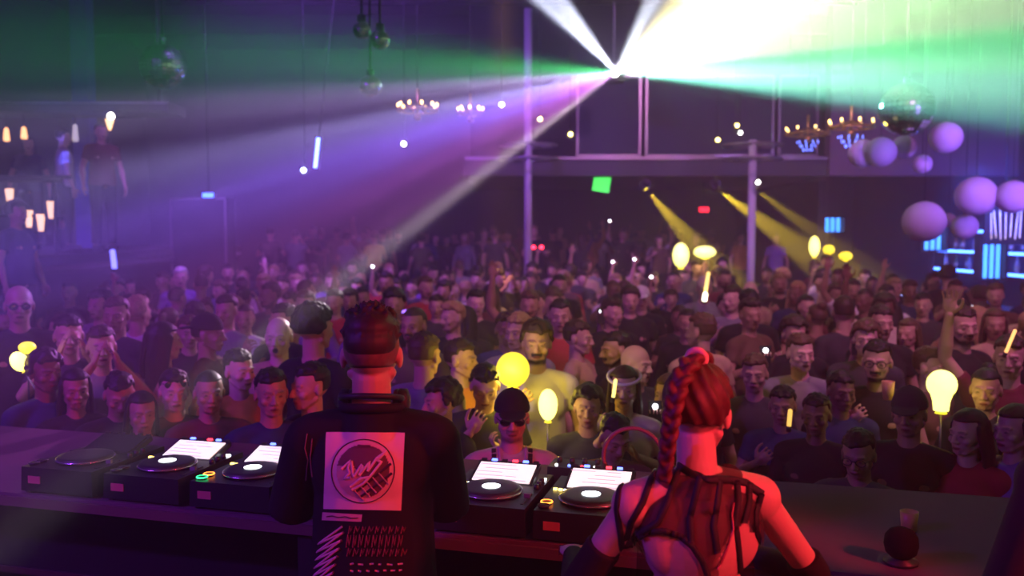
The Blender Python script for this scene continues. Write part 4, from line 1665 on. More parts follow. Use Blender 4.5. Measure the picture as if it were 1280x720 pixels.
bm = bmesh.new()
bm.from_mesh(tp)
kill = []
for f in bm.faces:
    c = top.matrix_world @ f.calc_center_median()
    nn = top.matrix_world.to_3x3() @ f.normal
    x, y = px_of(c)
    if nn.y < .25 and (inside((x, y), KEY) or inside((x, y), KEY2)):
        kill.append(f)
bmesh.ops.delete(bm, geom=kill, context='FACES')
bm.to_mesh(tp)
bm.free()
bv = bvh_of([dw, top])
M_STRAP = mat('black_strap', (.010, .007, .008), .7)
straps = [
    [(205, 352), (165, 400), (130, 460), (122, 520), (135, 600), (140, 700)],
    [(255, 370), (225, 430), (200, 500), (165, 560), (150, 610)],
    [(310, 395), (290, 450), (270, 510), (245, 560), (180, 600)],
    [(372, 425), (358, 480), (342, 545), (345, 620)],
    [(432, 432), (424, 500), (413, 570), (425, 650)],
    [(482, 432), (488, 490), (478, 560), (488, 640), (495, 720)],
    [(520, 440), (520, 500), (505, 560)],
    [(557, 472), (540, 530), (542, 590), (560, 640), (556, 720)],
]
for s_ in straps:
    ribbons(bv, [[cq(*p) for p in s_]], .0165, .0025, 'back_strap', M_STRAP, top, off=.002)
ribbons(bv, [[cq(*p) for p in ((200, 352), (250, 362), (300, 385), (350, 415), (400, 430), (460, 430), (510, 440), (560, 475))]], .020, .002, 'top_band', M_STRAP, top, off=.002)
ribbons(bv, [[cq(*p) for p in ((160, 645), (178, 612), (215, 588), (262, 585), (312, 600), (350, 632), (378, 675), (398, 725), (410, 760))]], .016, .002, 'keyhole_rim', M_STRAP, top, off=.002)
ribbons(bv, [[cq(*p) for p in ((472, 500), (466, 540), (470, 580), (450, 640), (425, 700))]], .005, .002, 'beaded_seam', mat('beaded_seam_red', (.4, .10, .12), .4), top, off=.003)
# long black gloves / sleeves from mid upper arm
b = MB()
for s, (el, wr, hd_, pn, cu) in zip((-1, 1), POSES['lean']):
    shd = Vector((s * SH * .93, .01, 1.395))
    el, wr = Vector(el), Vector(wr)
    b = MB()
    b.tube(shd.lerp(el, .80 if s < 0 else .50), el, .050, .047, n=20)
    b.ball(el, .046)
    b.tube(el, wr, .046, .032, n=20, round_=False)
    g = link('long_glove', b.remeshed('long_glove', CLOTH, .006, smooth=2), dw)
    g.color = (.012, .008, .010, 1)
t_ = link('trousers', TROU_ME, dw)
t_.color = (.012, .01, .012, 1)
link('shoes', SHOE_ME, dw)

# --- someone in the booth cut off by the right edge
ob = link('person', body_mesh('body', 'down', head_matrix(-.3, .1), voxel=.0054), None, (1.44, 2.02, .365), PI - .35)
ob.scale = (1.0, 1.0, 1.0)
ob.color = (.5, .32, .24, 0)
tag(ob, 'person in black long sleeves in the booth, cut by the right edge', 'person')
h_ = link('hair', hair_mesh('hair', 'short', head_matrix(-.3, .1), 2), ob)
h_.color = (.02, .015, .01, 1)
h_ = link('shirt', shirt_mesh('shirt', 'down', sleeve=1.85, voxel=.009), ob)
h_.color = (.014, .014, .03, 1)
h_ = link('trousers', TROU_ME, ob)
h_.color = (.012, .012, .014, 1)
link('shoes', SHOE_ME, ob)

# ---------------------------------------------------------------- the crowd
HYAW = (-.45, 0.0, .45)
HAIRC = {'black': (.012, .009, .008), 'dark brown': (.035, .02, .012), 'brown': (.09, .05, .025), 'fair': (.35, .22, .10), 'grey': (.25, .23, .22), 'white': (.7, .65, .6)}
SKINC = {'pale': (.62, .40, .31), 'light': (.52, .32, .23), 'tan': (.38, .22, .14), 'brown': (.20, .11, .07)}
CLOTHC = {'black': (.012, .012, .014), 'charcoal': (.04, .04, .045), 'navy': (.02, .03, .09), 'grey': (.20, .20, .21), 'white': (.65, .63, .60), 'tan': (.42, .31, .18), 'red': (.38, .03, .035),
          'mustard': (.48, .30, .04), 'orange': (.65, .26, .04), 'maroon': (.13, .02, .03), 'olive': (.11, .11, .05), 'blue': (.06, .10, .32), 'violet': (.20, .10, .34), 'beige': (.50, .42, .32), 'brown': (.12, .07, .04)}
CACHE = {}


def c_body(pose, hy, female, mouth, fine, pitch=0.0):
    k = ('b', pose, hy, female, mouth, fine, pitch)
    if k not in CACHE:
        CACHE[k] = body_mesh('body', pose, head_matrix(hy, .06 + pitch), voxel=.0054 if fine else .0105, female=female, mouth=mouth)
    return CACHE[k]


def c_hair(kind, hy, seed, fine, pitch=0.0):
    k = ('h', kind, hy, seed, fine, pitch)
    if k not in CACHE:
        CACHE[k] = hair_mesh('hair', kind, head_matrix(hy, .06 + pitch), seed, .007 if fine else .0105)
    return CACHE[k]


def c_shirt(pose, female, sleeve, fine, fat=1.0):
    k = ('s', pose, female, sleeve, fine, fat)
    if k not in CACHE:
        CACHE[k] = shirt_mesh('shirt', pose, female=female, sleeve=sleeve, voxel=.012 if fine else .017, fat=fat, tank=(sleeve == 0))
    return CACHE[k]


def c_extra(kind, hy, pitch=0.0):
    k = ('x', kind, hy, pitch)
    if k not in CACHE:
        HMx = head_matrix(hy, .06 + pitch)
        CACHE[k] = {'cap': lambda: cap_mesh('cap', HMx), 'shades': lambda: glasses_mesh('sunglasses', HMx, True), 'glasses': lambda: glasses_mesh('glasses', HMx, False),
                    'shades_up': lambda: glasses_mesh('sunglasses', HMx, True, 1.0), 'cap_back': lambda: cap_mesh('cap', HMx, True)}[kind]()
    return CACHE[k]


XNAME = {'cap': 'cap', 'cap_back': 'cap', 'shades': 'sunglasses', 'glasses': 'glasses', 'shades_up': 'sunglasses'}
FLOORZ = lambda y: .622 if y > 18.25 else 0.0
PEOPLE = []


def person(x, y, yaw, label, pose='down', hair='short', hcol='black', skin='light', shirt='black', sleeve=.55, hy=0.0, female=False, mouth='closed', beard=0, s=1.0,
           extra=None, excol='black', fine=True, group=None, seed=1, z=None, fat=1.0, trouser='black', lean=0.0, pitch=0.0):
    """yaw 0 faces the DJ desk"""
    o = link('person', c_body(pose, hy, female, mouth, fine, pitch), None, (x, y, (FLOORZ(y) if z is None else z) + .003), yaw)
    if lean:
        o.rotation_euler = (lean, 0, yaw)
    o.scale = (s, s, s)
    v = .9 + .2 * ((seed * 37) % 10) / 10
    o.color = tuple(c * v for c in SKINC[skin]) + (float(beard),)
    tag(o, label, 'person', group)
    if hair != 'bald':
        h = link('hair', c_hair(hair, hy, seed % 3, fine, pitch), o)
        h.color = HAIRC[hcol] + (1,)
    c = link('dress' if False else 'shirt', c_shirt(pose, female, sleeve, fine, fat), o)
    c.color = CLOTHC[shirt] + (1,)
    t = link('trousers', TROU_ME, o)
    t.color = CLOTHC[trouser] + (1,)
    link('shoes', SHOE_ME, o)
    if extra:
        e = link(XNAME[extra], c_extra(extra, hy, pitch), o)
        e.color = CLOTHC[excol] + (1,)
    PEOPLE.append((x, y))
    return o


def place(px, py, Y=None, s=None, z=0.0):
    """ground position of a standing person whose head centre shows at a pixel"""
    if Y is None:
        Y = .72 * FPX / (py - 290)
    h = at(px, py, Y)
    if s is None:
        s = (h.z - z) / 1.63
    return h.x, Y, max(.84, min(1.12, s))


NEAR = [
    # px, py, Y, label, options
    (640, 525, 3.98, 'person in black cap, sunglasses and black suspenders over a pale shirt, at the desk', dict(hair='buzz', extra='cap', skin='light', shirt='beige', sleeve=.5, pose='down', beard=.6, fat=1.12)),
    (671, 432, 5.25, 'smiling bearded person lit yellow, beside the glowing yellow balloon', dict(hair='curly', beard=1, shirt='white', hcol='dark brown', sleeve=.55, pose='drink')),
    (551, 505, 4.5, 'person with dark curly hair in profile just right of the printed-shirt DJ', dict(hair='curly', hy=-.45, yaw=-.8, shirt='black', female=True)),
    (606, 482, 4.75, 'dark-haired person looking down behind the one in the black cap', dict(hair='quiff', pitch=.35, shirt='charcoal', pose='phone')),
    (577, 452, 5.3, 'person in a bright orange shirt left of the yellow balloon', dict(hair='short', hcol='dark brown', shirt='orange', yaw=.7, hy=.45)),
    (532, 447, 4.9, 'brown-haired person with back turned right of the printed-shirt DJ', dict(hair='short', hcol='brown', yaw=2.7, shirt='grey')),
    (700, 397, 7.0, 'dark-haired person in a red top behind the smiling bearded one', dict(hair='short', shirt='red', skin='light')),
    (724, 425, 6.2, 'person in a tan shirt seen from the side right of the smiling bearded one', dict(hair='short', yaw=1.3, shirt='tan', hcol='dark brown')),
    (768, 440, 5.8, 'bearded person in profile left of the pink-headed one', dict(hair='short', yaw=-1.1, beard=1, shirt='black')),
    (797, 458, 5.3, 'person with a shaved pinkish head looking right', dict(hair='bald', yaw=1.0, shirt='charcoal', skin='pale')),
    (780, 488, 4.7, 'long-haired person with a white headband, holding up a glow stick', dict(hair='long', female=True, shirt='beige', hcol='dark brown', pose='phone', headband=True)),
    (735, 512, 4.55, 'person with messy dark hair behind the right shoulder of the suspenders wearer', dict(hair='curly', shirt='charcoal', skin='tan')),
    (764, 545, 4.15, 'dark-haired person bent forward over the desk beside the headphones', dict(hair='short', shirt='maroon', pitch=.35, hy=.45, skin='tan')),
    (836, 495, 4.9, 'person in brown top close to the left side of the braided DJ', dict(hair='long', female=True, hcol='brown', shirt='brown', hy=-.45)),
    (1000, 444, 5.5, 'short-haired person in a grey shirt gazing up right of the braided DJ', dict(hair='short', hcol='brown', shirt='grey', hy=.45, skin='pale')),
    (1096, 455, 5.1, 'moustached person in glasses raising a drink, yellow scarf at the neck', dict(hair='short', extra='glasses', beard=1, shirt='black', pose='drink', skin='light')),
    (1136, 520, 4.15, 'person in a dark cap reaching an arm over the desk edge', dict(hair='buzz', extra='cap', shirt='black', sleeve=1.8, skin='tan', pose='dance', excol='charcoal')),
    (1074, 582, 3.85, 'smiling person in dark glasses stooping low at the desk edge', dict(hair='short', extra='glasses', shirt='charcoal', skin='tan', s=.84, pitch=.2)),
    (1020, 522, 4.5, 'dark-haired person in black right behind the braided DJ shoulder', dict(hair='short', shirt='black', skin='brown', sleeve=1.8)),
    (978, 510, 4.8, 'person holding a small lit yellow bottle right of the braided DJ head', dict(hair='short', shirt='navy', pose='drink', skin='tan')),
    (1210, 545, 4.0, 'long-haired person in a red top leaning at the right of the desk', dict(hair='long', female=True, shirt='red', hy=-.45, skin='light')),
    (1165, 462, 5.2, 'person whose ear shows behind the glowing yellow bulb balloon', dict(hair='short', yaw=1.2, shirt='brown', hcol='brown')),
    (1262, 450, 5.0, 'person holding up an orange glow stick at the right edge', dict(hair='short', pose='raised', shirt='maroon', hcol='dark brown')),
    (1266, 540, 3.95, 'person in a violet long-sleeved top at the right edge', dict(hair='long', female=True, shirt='violet', sleeve=1.8, yaw=-.5, skin='light')),
    (1232, 490, 4.7, 'dark-haired person in black between the bulb balloon and the right edge', dict(hair='bun', female=True, shirt='black', skin='tan')),
    (1052, 492, 4.9, 'person in a dark blue shirt left of the moustached person in glasses', dict(hair='short', shirt='navy', yaw=.5, skin='brown')),
    (943, 470, 5.2, 'person in a charcoal shirt just above the right of the braided DJ head', dict(hair='short', shirt='charcoal', hcol='brown')),
    (24, 380, 6.2, 'shaven-headed person in sunglasses and a chain at the left edge', dict(hair='bald', extra='shades', shirt='black', skin='light', s=1.12)),
    (86, 422, 5.6, 'person in a dark top clapping raised hands beside the yellow lantern on the left', dict(hair='short', pose='clap', shirt='charcoal')),
    (127, 436, 5.4, 'person in a grey patterned shirt with hands folded high', dict(hair='short', pose='clap', shirt='grey', hcol='dark brown')),
    (58, 468, 4.9, 'person with a dark round head of hair at lower left', dict(hair='curly', yaw=.3, shirt='navy', skin='brown')),
    (95, 490, 4.85, 'person in violet-lit black with long hair above the left end of the desk', dict(hair='long', female=True, shirt='black', skin='tan')),
    (148, 492, 4.7, 'dark-haired person with head bowed right of the clapping pair', dict(hair='short', pitch=.35, shirt='black', skin='tan')),
    (218, 492, 4.7, 'person with sunglasses pushed up on dark hair behind the left player screen', dict(hair='short', extra='shades_up', shirt='olive', skin='light')),
    (207, 430, 5.6, 'person with long dark hair in a tan top, turned away on the left', dict(hair='long', female=True, yaw=2.3, shirt='tan')),
    (299, 466, 5.0, 'violet-lit person in a mustard shirt left of the printed-shirt DJ', dict(hair='short', shirt='mustard', hy=.45, skin='pale')),
    (262, 420, 5.9, 'person in a backwards dark cap behind the mustard-shirted one', dict(hair='buzz', extra='cap_back', shirt='maroon', yaw=1.2)),
    (348, 424, 5.6, 'bald person with mouth wide open left of the printed-shirt DJ', dict(hair='bald', mouth='open', shirt='tan', skin='pale', yaw=-.3)),
    (395, 432, 5.0, 'person with a big mass of dark curls left of the printed-shirt DJ head', dict(hair='curly', yaw=2.6, shirt='black', s=1.1)),
    (386, 487, 4.4, 'dark-haired person in profile with a red-lit cheek beside the printed-shirt DJ', dict(hair='short', yaw=-1.2, shirt='black', skin='light')),
    (262, 500, 4.6, 'person in a brown shirt above the left player screen', dict(hair='buzz', shirt='brown', skin='tan', s=.92)),
    (340, 520, 4.3, 'person in dark blue half hidden by the printed-shirt DJ left arm', dict(hair='short', shirt='navy', skin='tan', s=.95)),
    (178, 530, 4.55, 'person in maroon bending low behind the left end of the players', dict(hair='long', female=True, shirt='maroon', s=.86, skin='tan')),
    (938, 366, 10.2, 'shaven-headed pale person standing out in the crowd above the braided DJ', dict(hair='bald', skin='pale', shirt='tan', yaw=2.8)),
    (880, 362, 10.2, 'person in a pale cap under the upright glow stick', dict(hair='buzz', extra='cap', excol='beige', shirt='grey')),
    (1108, 372, 9.6, 'person in a white shirt standing near the blue-edged bar', dict(hair='short', shirt='white', skin='light', pose='drink')),
    (802, 375, 9.4, 'person in a white cap in the mid crowd right of the red-topped one', dict(hair='buzz', extra='cap', excol='white', shirt='black')),
    (226, 348, 11.5, 'violet-lit pale-haired person in the haze on the left', dict(hair='short', hcol='white', skin='pale', shirt='violet')),
    (1185, 345, 11.5, 'tall dark person before the blue bar shelves', dict(hair='curly', shirt='black', yaw=2.5, s=1.08)),
]
# a few stand on the left mezzanine
for px, py, Y, z, lab, k in (
        (80, 170, 13.0, 2.08, 'person in a white shirt with back half turned on the left mezzanine', dict(hair='short', shirt='white', yaw=2.2)),
        (22, 268, 9.2, .9, 'big dark silhouetted person on the raised corner at the far left', dict(hair='curly', shirt='navy', yaw=1.4)),
        (128, 205, 12.3, 2.08, 'person in dark clothes on the mezzanine beside the torch lamp', dict(hair='short', shirt='maroon', yaw=.8)),
        (36, 190, 14.0, 2.08, 'person in navy at the back of the left mezzanine', dict(hair='long', female=True, shirt='navy', yaw=.4))):
    x = at(px, py, Y).x
    kw = dict(k)
    yaw = kw.pop('yaw', 0)
    person(x, Y, yaw, lab, z=z, fine=False, s=(at(px, py, Y).z - z) / 1.63 if z < 2 else 1.0, **kw)
sbox('floor_corner', (-6.6, 8.4, 0), (-4.2, 9.58, .9), M_DARKWOOD)

NP = {}
for px, py, Y, lab, k in NEAR:
    kw = dict(k)
    x, y, s = place(px, py, Y, kw.pop('s', None))
    yaw = kw.pop('yaw', 0.0)
    hb = kw.pop('headband', False)
    # everyone faces the desk's DJs unless turned
    base = math.atan2(-(x - .05), -(2.6 - y)) * .7
    o = person(x, y, yaw + base * (1 if abs(yaw) < 1.5 else 0), lab, s=s, seed=len(PEOPLE), **kw)
    NP[lab] = o
    if hb:
        HMx = head_matrix(kw.get('hy', 0), .06)
        t = MB().torus(HMx @ Vector((0, .016, .205)), .094, .010, n=36, m=8, rot=HMx.to_3x3() @ Matrix.Rotation(.25, 3, 'X'), sq=1.16)
        t.build('headband', mat('white_band', (.75, .7, .68), .7), o)
    if 'suspenders' in lab and 'cap,' in lab:
        k_ = CACHE[('s', 'down', False, .5, True, 1.12)]
        bs = BVHTree.FromPolygons([v.co for v in k_.vertices], [tuple(p.vertices) for p in k_.polygons])
        b = MB()
        for sx in (-1, 1):
            pts = []
            for i in range(30):
                z = 1.50 - i * .018
                for X in (sx * (.092 - .012 * math.sin(i * .1)),):
                    h = bs.ray_cast(Vector((X, -.5, z)), Vector((0, 1, 0)))
                    if h[0]:
                        pts.append(h[0] + Vector((0, -.004, 0)))
            for p_, q_ in zip(pts, pts[1:]):
                b.box((p_ + q_) / 2, (.022, .006, (p_ - q_).length + .004))
        b.build('suspenders', M_STRAP, o)
        # lanyard strings over the chest
        b = MB()
        for sx in (-1, 1):
            b.path([(sx * .07, -.02, 1.50), (sx * .055, -.12, 1.40), (sx * .02, -.155, 1.28), (0, -.15, 1.2)], .004, n=6)
        b.build('cord_necklace', mat('violet_cord', (.35, .25, .5), .5), o)
        link('sunglasses', c_extra('shades', 0.0), o)

# ---- the rest of the floor: filled row on row
# ---- people who hold up the lights at the back (see HELD below): a hand closes on each
def holder(p, lab, shirt='black', fine=False, skin='light'):
    fz = FLOORZ(p.y)
    s, k = (p.z - fz - .05) / 1.52, 'hold_low'
    if s > 1.12:
        s, k = (p.z - fz) / 1.955, 'hold'
    s = max(.86, min(1.14, s))
    off = .33 if k == 'hold_low' else .13
    return person(p.x + .30 * s, p.y + off * s, 0.0, lab, pose=k, shirt=shirt, s=s, fine=fine, skin=skin, seed=len(PEOPLE), hair=rnd.choice(['short', 'quiff', 'curly']), hcol='dark brown')


HELD = [(851, 344, 13.5, 'oval glowing balloon at the back', 'charcoal'), (881, 330, 13.8, 'flat-lying glowing balloon', 'maroon'), (1018, 336, 14.5, 'slender glowing balloon', 'black'), (1038, 326, 15.0, 'small round glowing balloon', 'navy'),
        (883, 390, 9.9, 'golden glow stick above the pale cap', 'navy'), (142, 345, 10.5, 'blue glow stick in the violet haze', 'black'), (672, 312, 17.45, 'pair of tiny red lights', 'black'), (1214, 404, 8.6, 'white glow stick before the bar', 'black'), (506, 395, 8.8, 'level violet glow stick', 'charcoal')]
for px, py, Y, w, c in HELD:
    holder(at(px, py, Y), 'person in %s holding up the %s' % (c, w), c)
PHONES = [(1072, 423, 6.2, 'above the moustached drinker'), (957, 438, 5.9, 'right of the braided DJ head'), (752, 389, 8.2, 'above the bearded profile'),
          (819, 508, 4.75, 'left of the braided DJ neck'), (466, 333, 12, 'beyond the printed-shirt DJ head'), (766, 327, 14, 'under the green screen'),
          (793, 324, 13, 'left of the oval balloon'), (814, 346, 11, 'below the oval balloon'), (762, 276, 19.5, 'far back under the green screen')]
for px, py, Y, w in PHONES:
    holder(at(px, py, Y), 'dark-clad person holding up the lit phone ' + w, fine=Y < 6.6)

ZONES = [(-999, 130, 'by the left mezzanine'), (130, 270, 'in the left haze'), (270, 400, 'under the pale beam'), (400, 520, 'past the shirted DJ'),
         (520, 640, 'left of the smiler'), (640, 740, 'past the smiler'), (740, 850, 'left of the braid'), (850, 960, 'past the braid'),
         (960, 1070, 'right of the braid'), (1070, 1180, 'past the moustached drinker'), (1180, 2000, 'by the blue bar')]
POSEW = ['down'] * 11 + ['dance'] * 5 + ['drink'] * 3 + ['phone'] * 2 + ['raised'] * 1 + ['clap'] * 1
POSET = {'down': 'arms down', 'dance': 'arms bent', 'drink': 'hand at mouth', 'phone': 'hands at face', 'raised': 'arm up', 'hands_up': 'arms up', 'clap': 'clapping'}
HAIRT = {'short': 'short', 'quiff': 'swept-up', 'buzz': 'cropped', 'curly': 'curly', 'long': 'long', 'bun': 'bunned', 'ponytail': 'ponytailed'}
HCT = {'black': 'black', 'dark brown': 'dark', 'brown': 'brown', 'fair': 'fair'}
used = set()
cand = []
y, ri = 4.9, 0
while y < 24.2:
    sx = .57 + .020 * (y - 4.5)
    half = y * .60
    x = -half + (sx / 2 if ri % 2 else 0)
    while x < half:
        cand.append((x + rnd.uniform(-.10, .10), y + rnd.uniform(-.12, .12)))
        x += sx
    y += .52 + .020 * (y - 4.5)
    ri += 1
LIMIT = 296
far_list = []
nfill = 0
for x, y in sorted(cand, key=lambda c: c[1]):
    if 16.9 < y < 18.6 or y < 3.8 - .275 * x + .55:
        continue
    if (y > 9.3 and x < -5.5) or (8.1 < y < 9.9 and x < -3.9):
        continue
    if (x > 5.9 and y > 9.3) or x > BX - .65 or (y > 18 and (x > 6.0 or x < -8)):
        continue
    if min((x - a) ** 2 + (y - b_) ** 2 for a, b_ in PEOPLE) < .47 ** 2:
        continue
    if any(math.hypot(x - c_[0], y - c_[1]) < .5 for c_ in ((at(660, 250, 15.6).x, 15.6), (at(940, 250, 15.6).x, 15.6), (cb.x, 14.3))):
        continue
    if y > 18 and rnd.random() < .2:
        continue
    px, py = px_of(Vector((x, y, 1.63 + FLOORZ(y))))
    if y < 9 and any(abs(px - n_[0]) < 30 * 5 / n_[2] and n_[2] > y and y > n_[2] - .9 and py > n_[1] for n_ in NEAR):
        continue
    zone = next(z_[2] for z_ in ZONES if z_[0] <= px < z_[1])
    depth = 'near front' if y < 7 else ('mid-floor' if y < 9.6 else None)
    if len(PEOPLE) >= LIMIT:
        far_list.append((x, y))
        PEOPLE.append((x, y))
        continue
    for tries in range(80):
        back = rnd.random() < .22
        fem = rnd.random() < .42
        hair = rnd.choice(['long', 'long', 'bun', 'ponytail', 'curly'] if fem else ['short', 'short', 'short', 'quiff', 'buzz', 'curly'])
        hc = rnd.choice(['black', 'black', 'dark brown', 'dark brown', 'brown', 'fair'])
        shc = rnd.choice(['black'] * 11 + ['charcoal'] * 6 + ['navy', 'navy', 'grey', 'grey', 'white', 'tan', 'red', 'maroon', 'maroon', 'olive', 'brown', 'brown', 'mustard', 'beige', 'violet'])
        pose = rnd.choice(POSEW)
        if y < 7.5 and pose in ('raised', 'hands_up'):
            pose = 'down'
        if depth is None:
            break
        lab = 'person in %s, %s %s hair, %s, %s %s' % (shc, HAIRT[hair], HCT[hc], 'back turned' if back else POSET[pose], depth, zone)
        if lab not in used:
            break
    grp = None
    if depth is None:
        lab = 'dim person in a %s top in the packed crowd far back, %s' % (shc, zone)
        grp = '%s-topped people far back, %s' % (shc, zone)
    used.add(lab)
    person(x, y, (PI if back else 0) + rnd.uniform(-.6, .6), lab, pose=pose, hair=hair, hcol=hc, shirt=shc, skin=rnd.choice(['pale', 'light', 'light', 'light', 'tan', 'tan', 'brown']),
           sleeve=rnd.choice([.55, .55, .55, 1.8]), hy=rnd.choice(HYAW) if y < 10 else 0.0, female=fem, beard=0 if fem else rnd.choice([0, 0, 0, .5, .9]), s=rnd.uniform(.93, .99) if fem else rnd.uniform(.97, 1.06),
           fine=y < 6.6, group=grp, seed=nfill)
    nfill += 1

# beyond the nearest 300 the crowd is one mass
SKF = [mat('far_skin_%d' % i, c, .6) for i, c in enumerate(((.55, .36, .28), (.40, .25, .17), (.24, .14, .09)))]
CLF = [mat('far_cloth_%d' % i, CLOTHC[c], .85) for i, c in enumerate(('black', 'charcoal', 'navy', 'grey', 'maroon', 'brown', 'tan', 'white'))]
HRF = [mat('far_hair_%d' % i, HAIRC[c], .7) for i, c in enumerate(('black', 'dark brown', 'brown'))]
ALLF = SKF + CLF + HRF


def mesh_data(me):
    return [v.co.copy() for v in me.vertices], [tuple(p.vertices) for p in me.polygons]


FV = []
for pose, kind in (('down', 'short'), ('dance', 'long'), ('raised', 'curly'), ('phone', 'short')):
    H0 = head_matrix(0, .06)
    FV.append((mesh_data(body_mesh('tmp_body', pose, H0, voxel=.019, female=kind == 'long')), mesh_data(hair_mesh('tmp_hair', kind, H0, 1, .016)),
               mesh_data(shirt_mesh('tmp_shirt', pose, female=kind == 'long', voxel=.024)), mesh_data(trouser_mesh('tmp_trousers'))))
b = MB()
for x, y in far_list:
    v = rnd.choice((0, 0, 0, 1, 1, 2, 3))
    a = rnd.uniform(-.7, .7) + (PI if rnd.random() < .25 else 0)
    s = rnd.uniform(.93, 1.07)
    M = Matrix.Translation((x, y, FLOORZ(y))) @ Matrix.Rotation(a, 4, 'Z') @ Matrix.Scale(s, 4)
    ms = (rnd.randrange(3), 11 + rnd.randrange(3), 3 + rnd.choice((0, 0, 0, 1, 1, 2, 3, 4, 5, 6, 7)), 3)
    for (vs, fs), mi_ in zip(FV[v], ms):
        b.add([M @ p for p in vs], fs, mi_, True)
o = b.build('crowd', ALLF)
tag(o, 'packed dim crowd filling the far floor and the terrace under the balcony', 'crowd', kind='stuff')

# ---------------------------------------------------------------- things the crowd holds up, glowing
M_YEL = mat('glowing_yellow', (1, .85, .1), .5, emit=(1, .78, .03), strength=1.6)
M_YELHOT = mat('glowing_yellow_core', (1, .95, .4), .5, emit=(1, .95, .22), strength=2.6)


def glow_balloon(px, py, Y, w, h, lab, hot=False, power=2.0, kind='oval', group=None, tilt=0.0):
    p = at(px, py, Y)
    rx, rz = w / 2 / FPX * Y, h / 2 / FPX * Y
    o = empty('glowing_balloon', p)
    o.rotation_euler = (0, tilt, 0)
    tag(o, lab, 'balloon', group)
    if kind == 'bulb':
        prof = [(rx * .42, -rz), (rx * .50, -rz * .98), (rx * .56, -rz * .55)]
        for i in range(1, 13):
            a = -PI / 2 * .62 + (PI / 2 * 1.62) * i / 12
            prof.append((max(.0001, rx * math.cos(a)), rz * .30 + rz * .70 * math.sin(a)))
    else:
        prof = [(max(.0001, rx * math.sin(PI * i / 16)), -rz * math.cos(PI * i / 16)) for i in range(17)]
    MB().lathe(prof, n=28).build('balloon_skin', M_YELHOT if hot else M_YEL, o)
    MB().lathe([(rx * .42, -rz * 1.12), (rx * .2, -rz * .96), (rx * .1, -rz * .9)], n=16).build('neck', M_YEL, o)
    MB().tube((0, 0, -rz * 1.05), (0, 0, -rz * 1.05 - .30), .006, n=6).build('holding_stick', M_STEEL, o)
    d = bpy.data.lights.new('balloon_glow', 'POINT')
    d.color = (1, .72, .06)
    d.energy = power
    d.shadow_soft_size = max(.03, rx * .6)
    l = bpy.data.objects.new('balloon_glow', d)
    COL.objects.link(l)
    l.location = p + Vector((.0, -rx - .12, .02))
    return o


glow_balloon(641, 462, 5.0, 42, 44, 'round glowing yellow balloon at the shoulder of the smiling bearded person', False, 9.0)
glow_balloon(685, 506, 4.6, 24, 40, 'narrow glowing yellow balloon between the suspenders wearer and the messy-haired one', True, 1.6)
glow_balloon(1177, 488, 4.7, 36, 52, 'bulb-shaped glowing yellow balloon held above the crowd on the right', True, 1.5, 'bulb')
glow_balloon(851, 319, 13.5, 20, 31, 'oval glowing yellow balloon at the back of the floor', True, 7)
glow_balloon(881, 315, 13.8, 27, 15, 'flat-lying glowing yellow balloon right of the oval one at the back', True, 6)
glow_balloon(1018, 308, 14.5, 13, 26, 'slender glowing yellow balloon before the corridor mouth', True, 6)
glow_balloon(1036, 312, 15.0, 14, 12, 'small round glowing balloon beside the slender one', False, 2)
glow_balloon(1057, 320, 14.0, 16, 11, 'dim glowing balloon furthest right of the three before the corridor', False, 2)
glow_balloon(34, 434, 5.2, 20, 14, 'smaller glowing yellow balloon above the white-hot one on the left', False, .3)
glow_balloon(24, 452, 5.1, 20, 26, 'white-hot glowing yellow balloon at the left edge', True, .5, tilt=-.5)


def glow_stick(px, py, Y, L, lab, col, st=3.0, tilt=.1, r=.009):
    p = at(px, py, Y)
    o = empty('glow_stick', p)
    o.rotation_euler = (.2, tilt, 0)
    tag(o, lab, 'glow stick')
    MB().tube((0, 0, -L / 2), (0, 0, L / 2), r, round_=True).build('tube', mat('glow_%s' % lab.split()[0], col, .4, emit=col, strength=st), o)
    MB().tube((0, 0, -L / 2 - .03), (0, 0, -L / 2), r * 1.2).build('cap', M_KNOB, o)


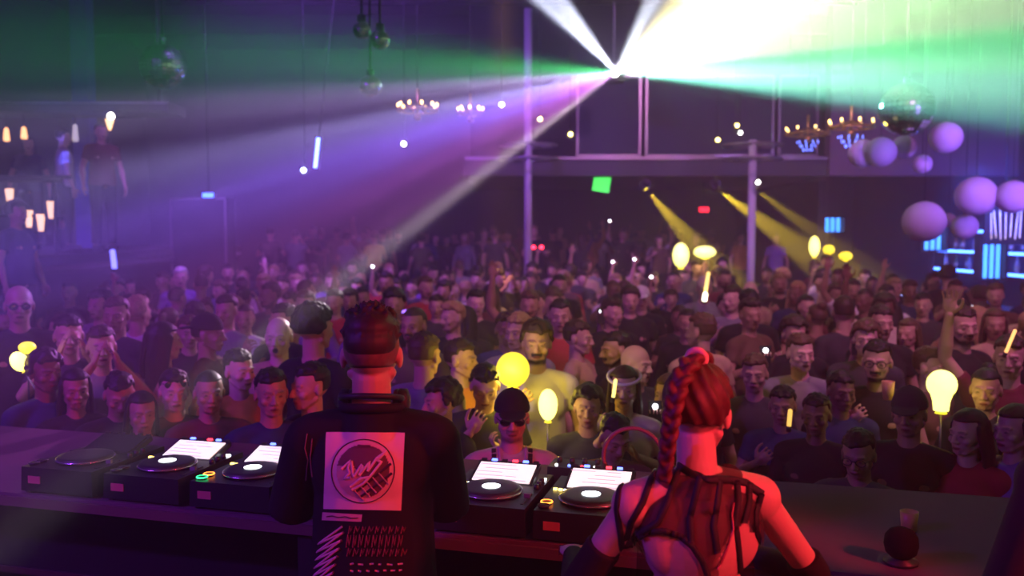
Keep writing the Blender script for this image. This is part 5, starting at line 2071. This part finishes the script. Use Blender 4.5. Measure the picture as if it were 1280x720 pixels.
glow_stick(768, 486, 4.5, .09, 'yellow upright glow stick before the headband wearer', (1, .8, .2), 2.2)
glow_stick(883, 357, 9.9, .28, 'golden upright glow stick above the pale cap', (1, .7, .2), 2.0, r=.02)
glow_stick(881, 372, 9.85, .07, 'white-hot lamp end of a stick below the golden glow stick', (1, .95, .6), 8, r=.025)
glow_stick(1263, 427, 4.9, .13, 'orange glow stick held up at the right edge', (1, .5, .15), 1.8, .25)
glow_stick(987, 523, 4.4, .08, 'amber short glow stick right of the braided DJ cheek', (1, .6, .12), 1.2, 0, .011)
glow_stick(506, 389, 8.8, .11, 'violet glow stick lying level beyond the printed-shirt DJ', (.35, .15, 1), 3.0, 1.35, .011)
glow_stick(142, 325, 10.5, .20, 'blue upright glow stick in the violet haze', (.15, .15, 1), 3.5, 0, .03)
glow_stick(1214, 395, 8.6, .18, 'white upright glow stick in front of the bar counter', (.8, .85, 1), 3.5, 0, .018)
# phone lamps and small points of light in the crowd
M_PHONE = mat('phone_lamp', (1, 1, 1), .4, emit=(.9, .92, 1), strength=10)
for px, py, Y, w in PHONES:
    lab = 'phone with its lamp on ' + w
    p = at(px, py, Y)
    p.z -= .045
    o = empty('phone', p)
    tag(o, lab, 'phone')
    MB().box((0, .006, 0), (.074, .009, .15)).build('case', M_BLACK, o)
    MB().ball((0, -.002, .045), (.011 + .0009 * Y,) * 3, n=10, m=6).build('lamp', M_PHONE, o)
# the moustached drinker's scarf and cup
p = at(1110, 488, 4.72)
o = empty('drink_cup', p)
tag(o, 'pale yellow drink cup held by the moustached person in glasses', 'cup')
MB().lathe([(.026, -.05), (.034, .05), (.031, .05), (.024, -.045), (.0001, -.045)], n=18).build('cup', mat('yellow_cup'), o)
# microphone at the open mouth of the bald person

# ---------------------------------------------------------------- the haze that fills the hall
hz = MB().box((0, 0, 0), (XR - XL - .1, YF - YB - .1, ZC - .1)).build('haze', M_BLACK, loc=((XR + XL) / 2, (YF + YB) / 2, ZC / 2))
m = bpy.data.materials.new('theatrical_haze')
m.use_nodes = True
nt = m.node_tree
nt.nodes.clear()
o_ = nt.nodes.new('ShaderNodeOutputMaterial')
v_ = nt.nodes.new('ShaderNodeVolumeScatter')
v_.inputs['Density'].default_value = .020
v_.inputs['Anisotropy'].default_value = .25
v_.inputs['Color'].default_value = (1, 1, 1, 1)
nt.links.new(v_.outputs[0], o_.inputs['Volume'])
hz.data.materials.clear()
hz.data.materials.append(m)
hz.data.update()
tag(hz, 'thin theatrical haze filling the hall that shows every beam', 'haze', kind='stuff')
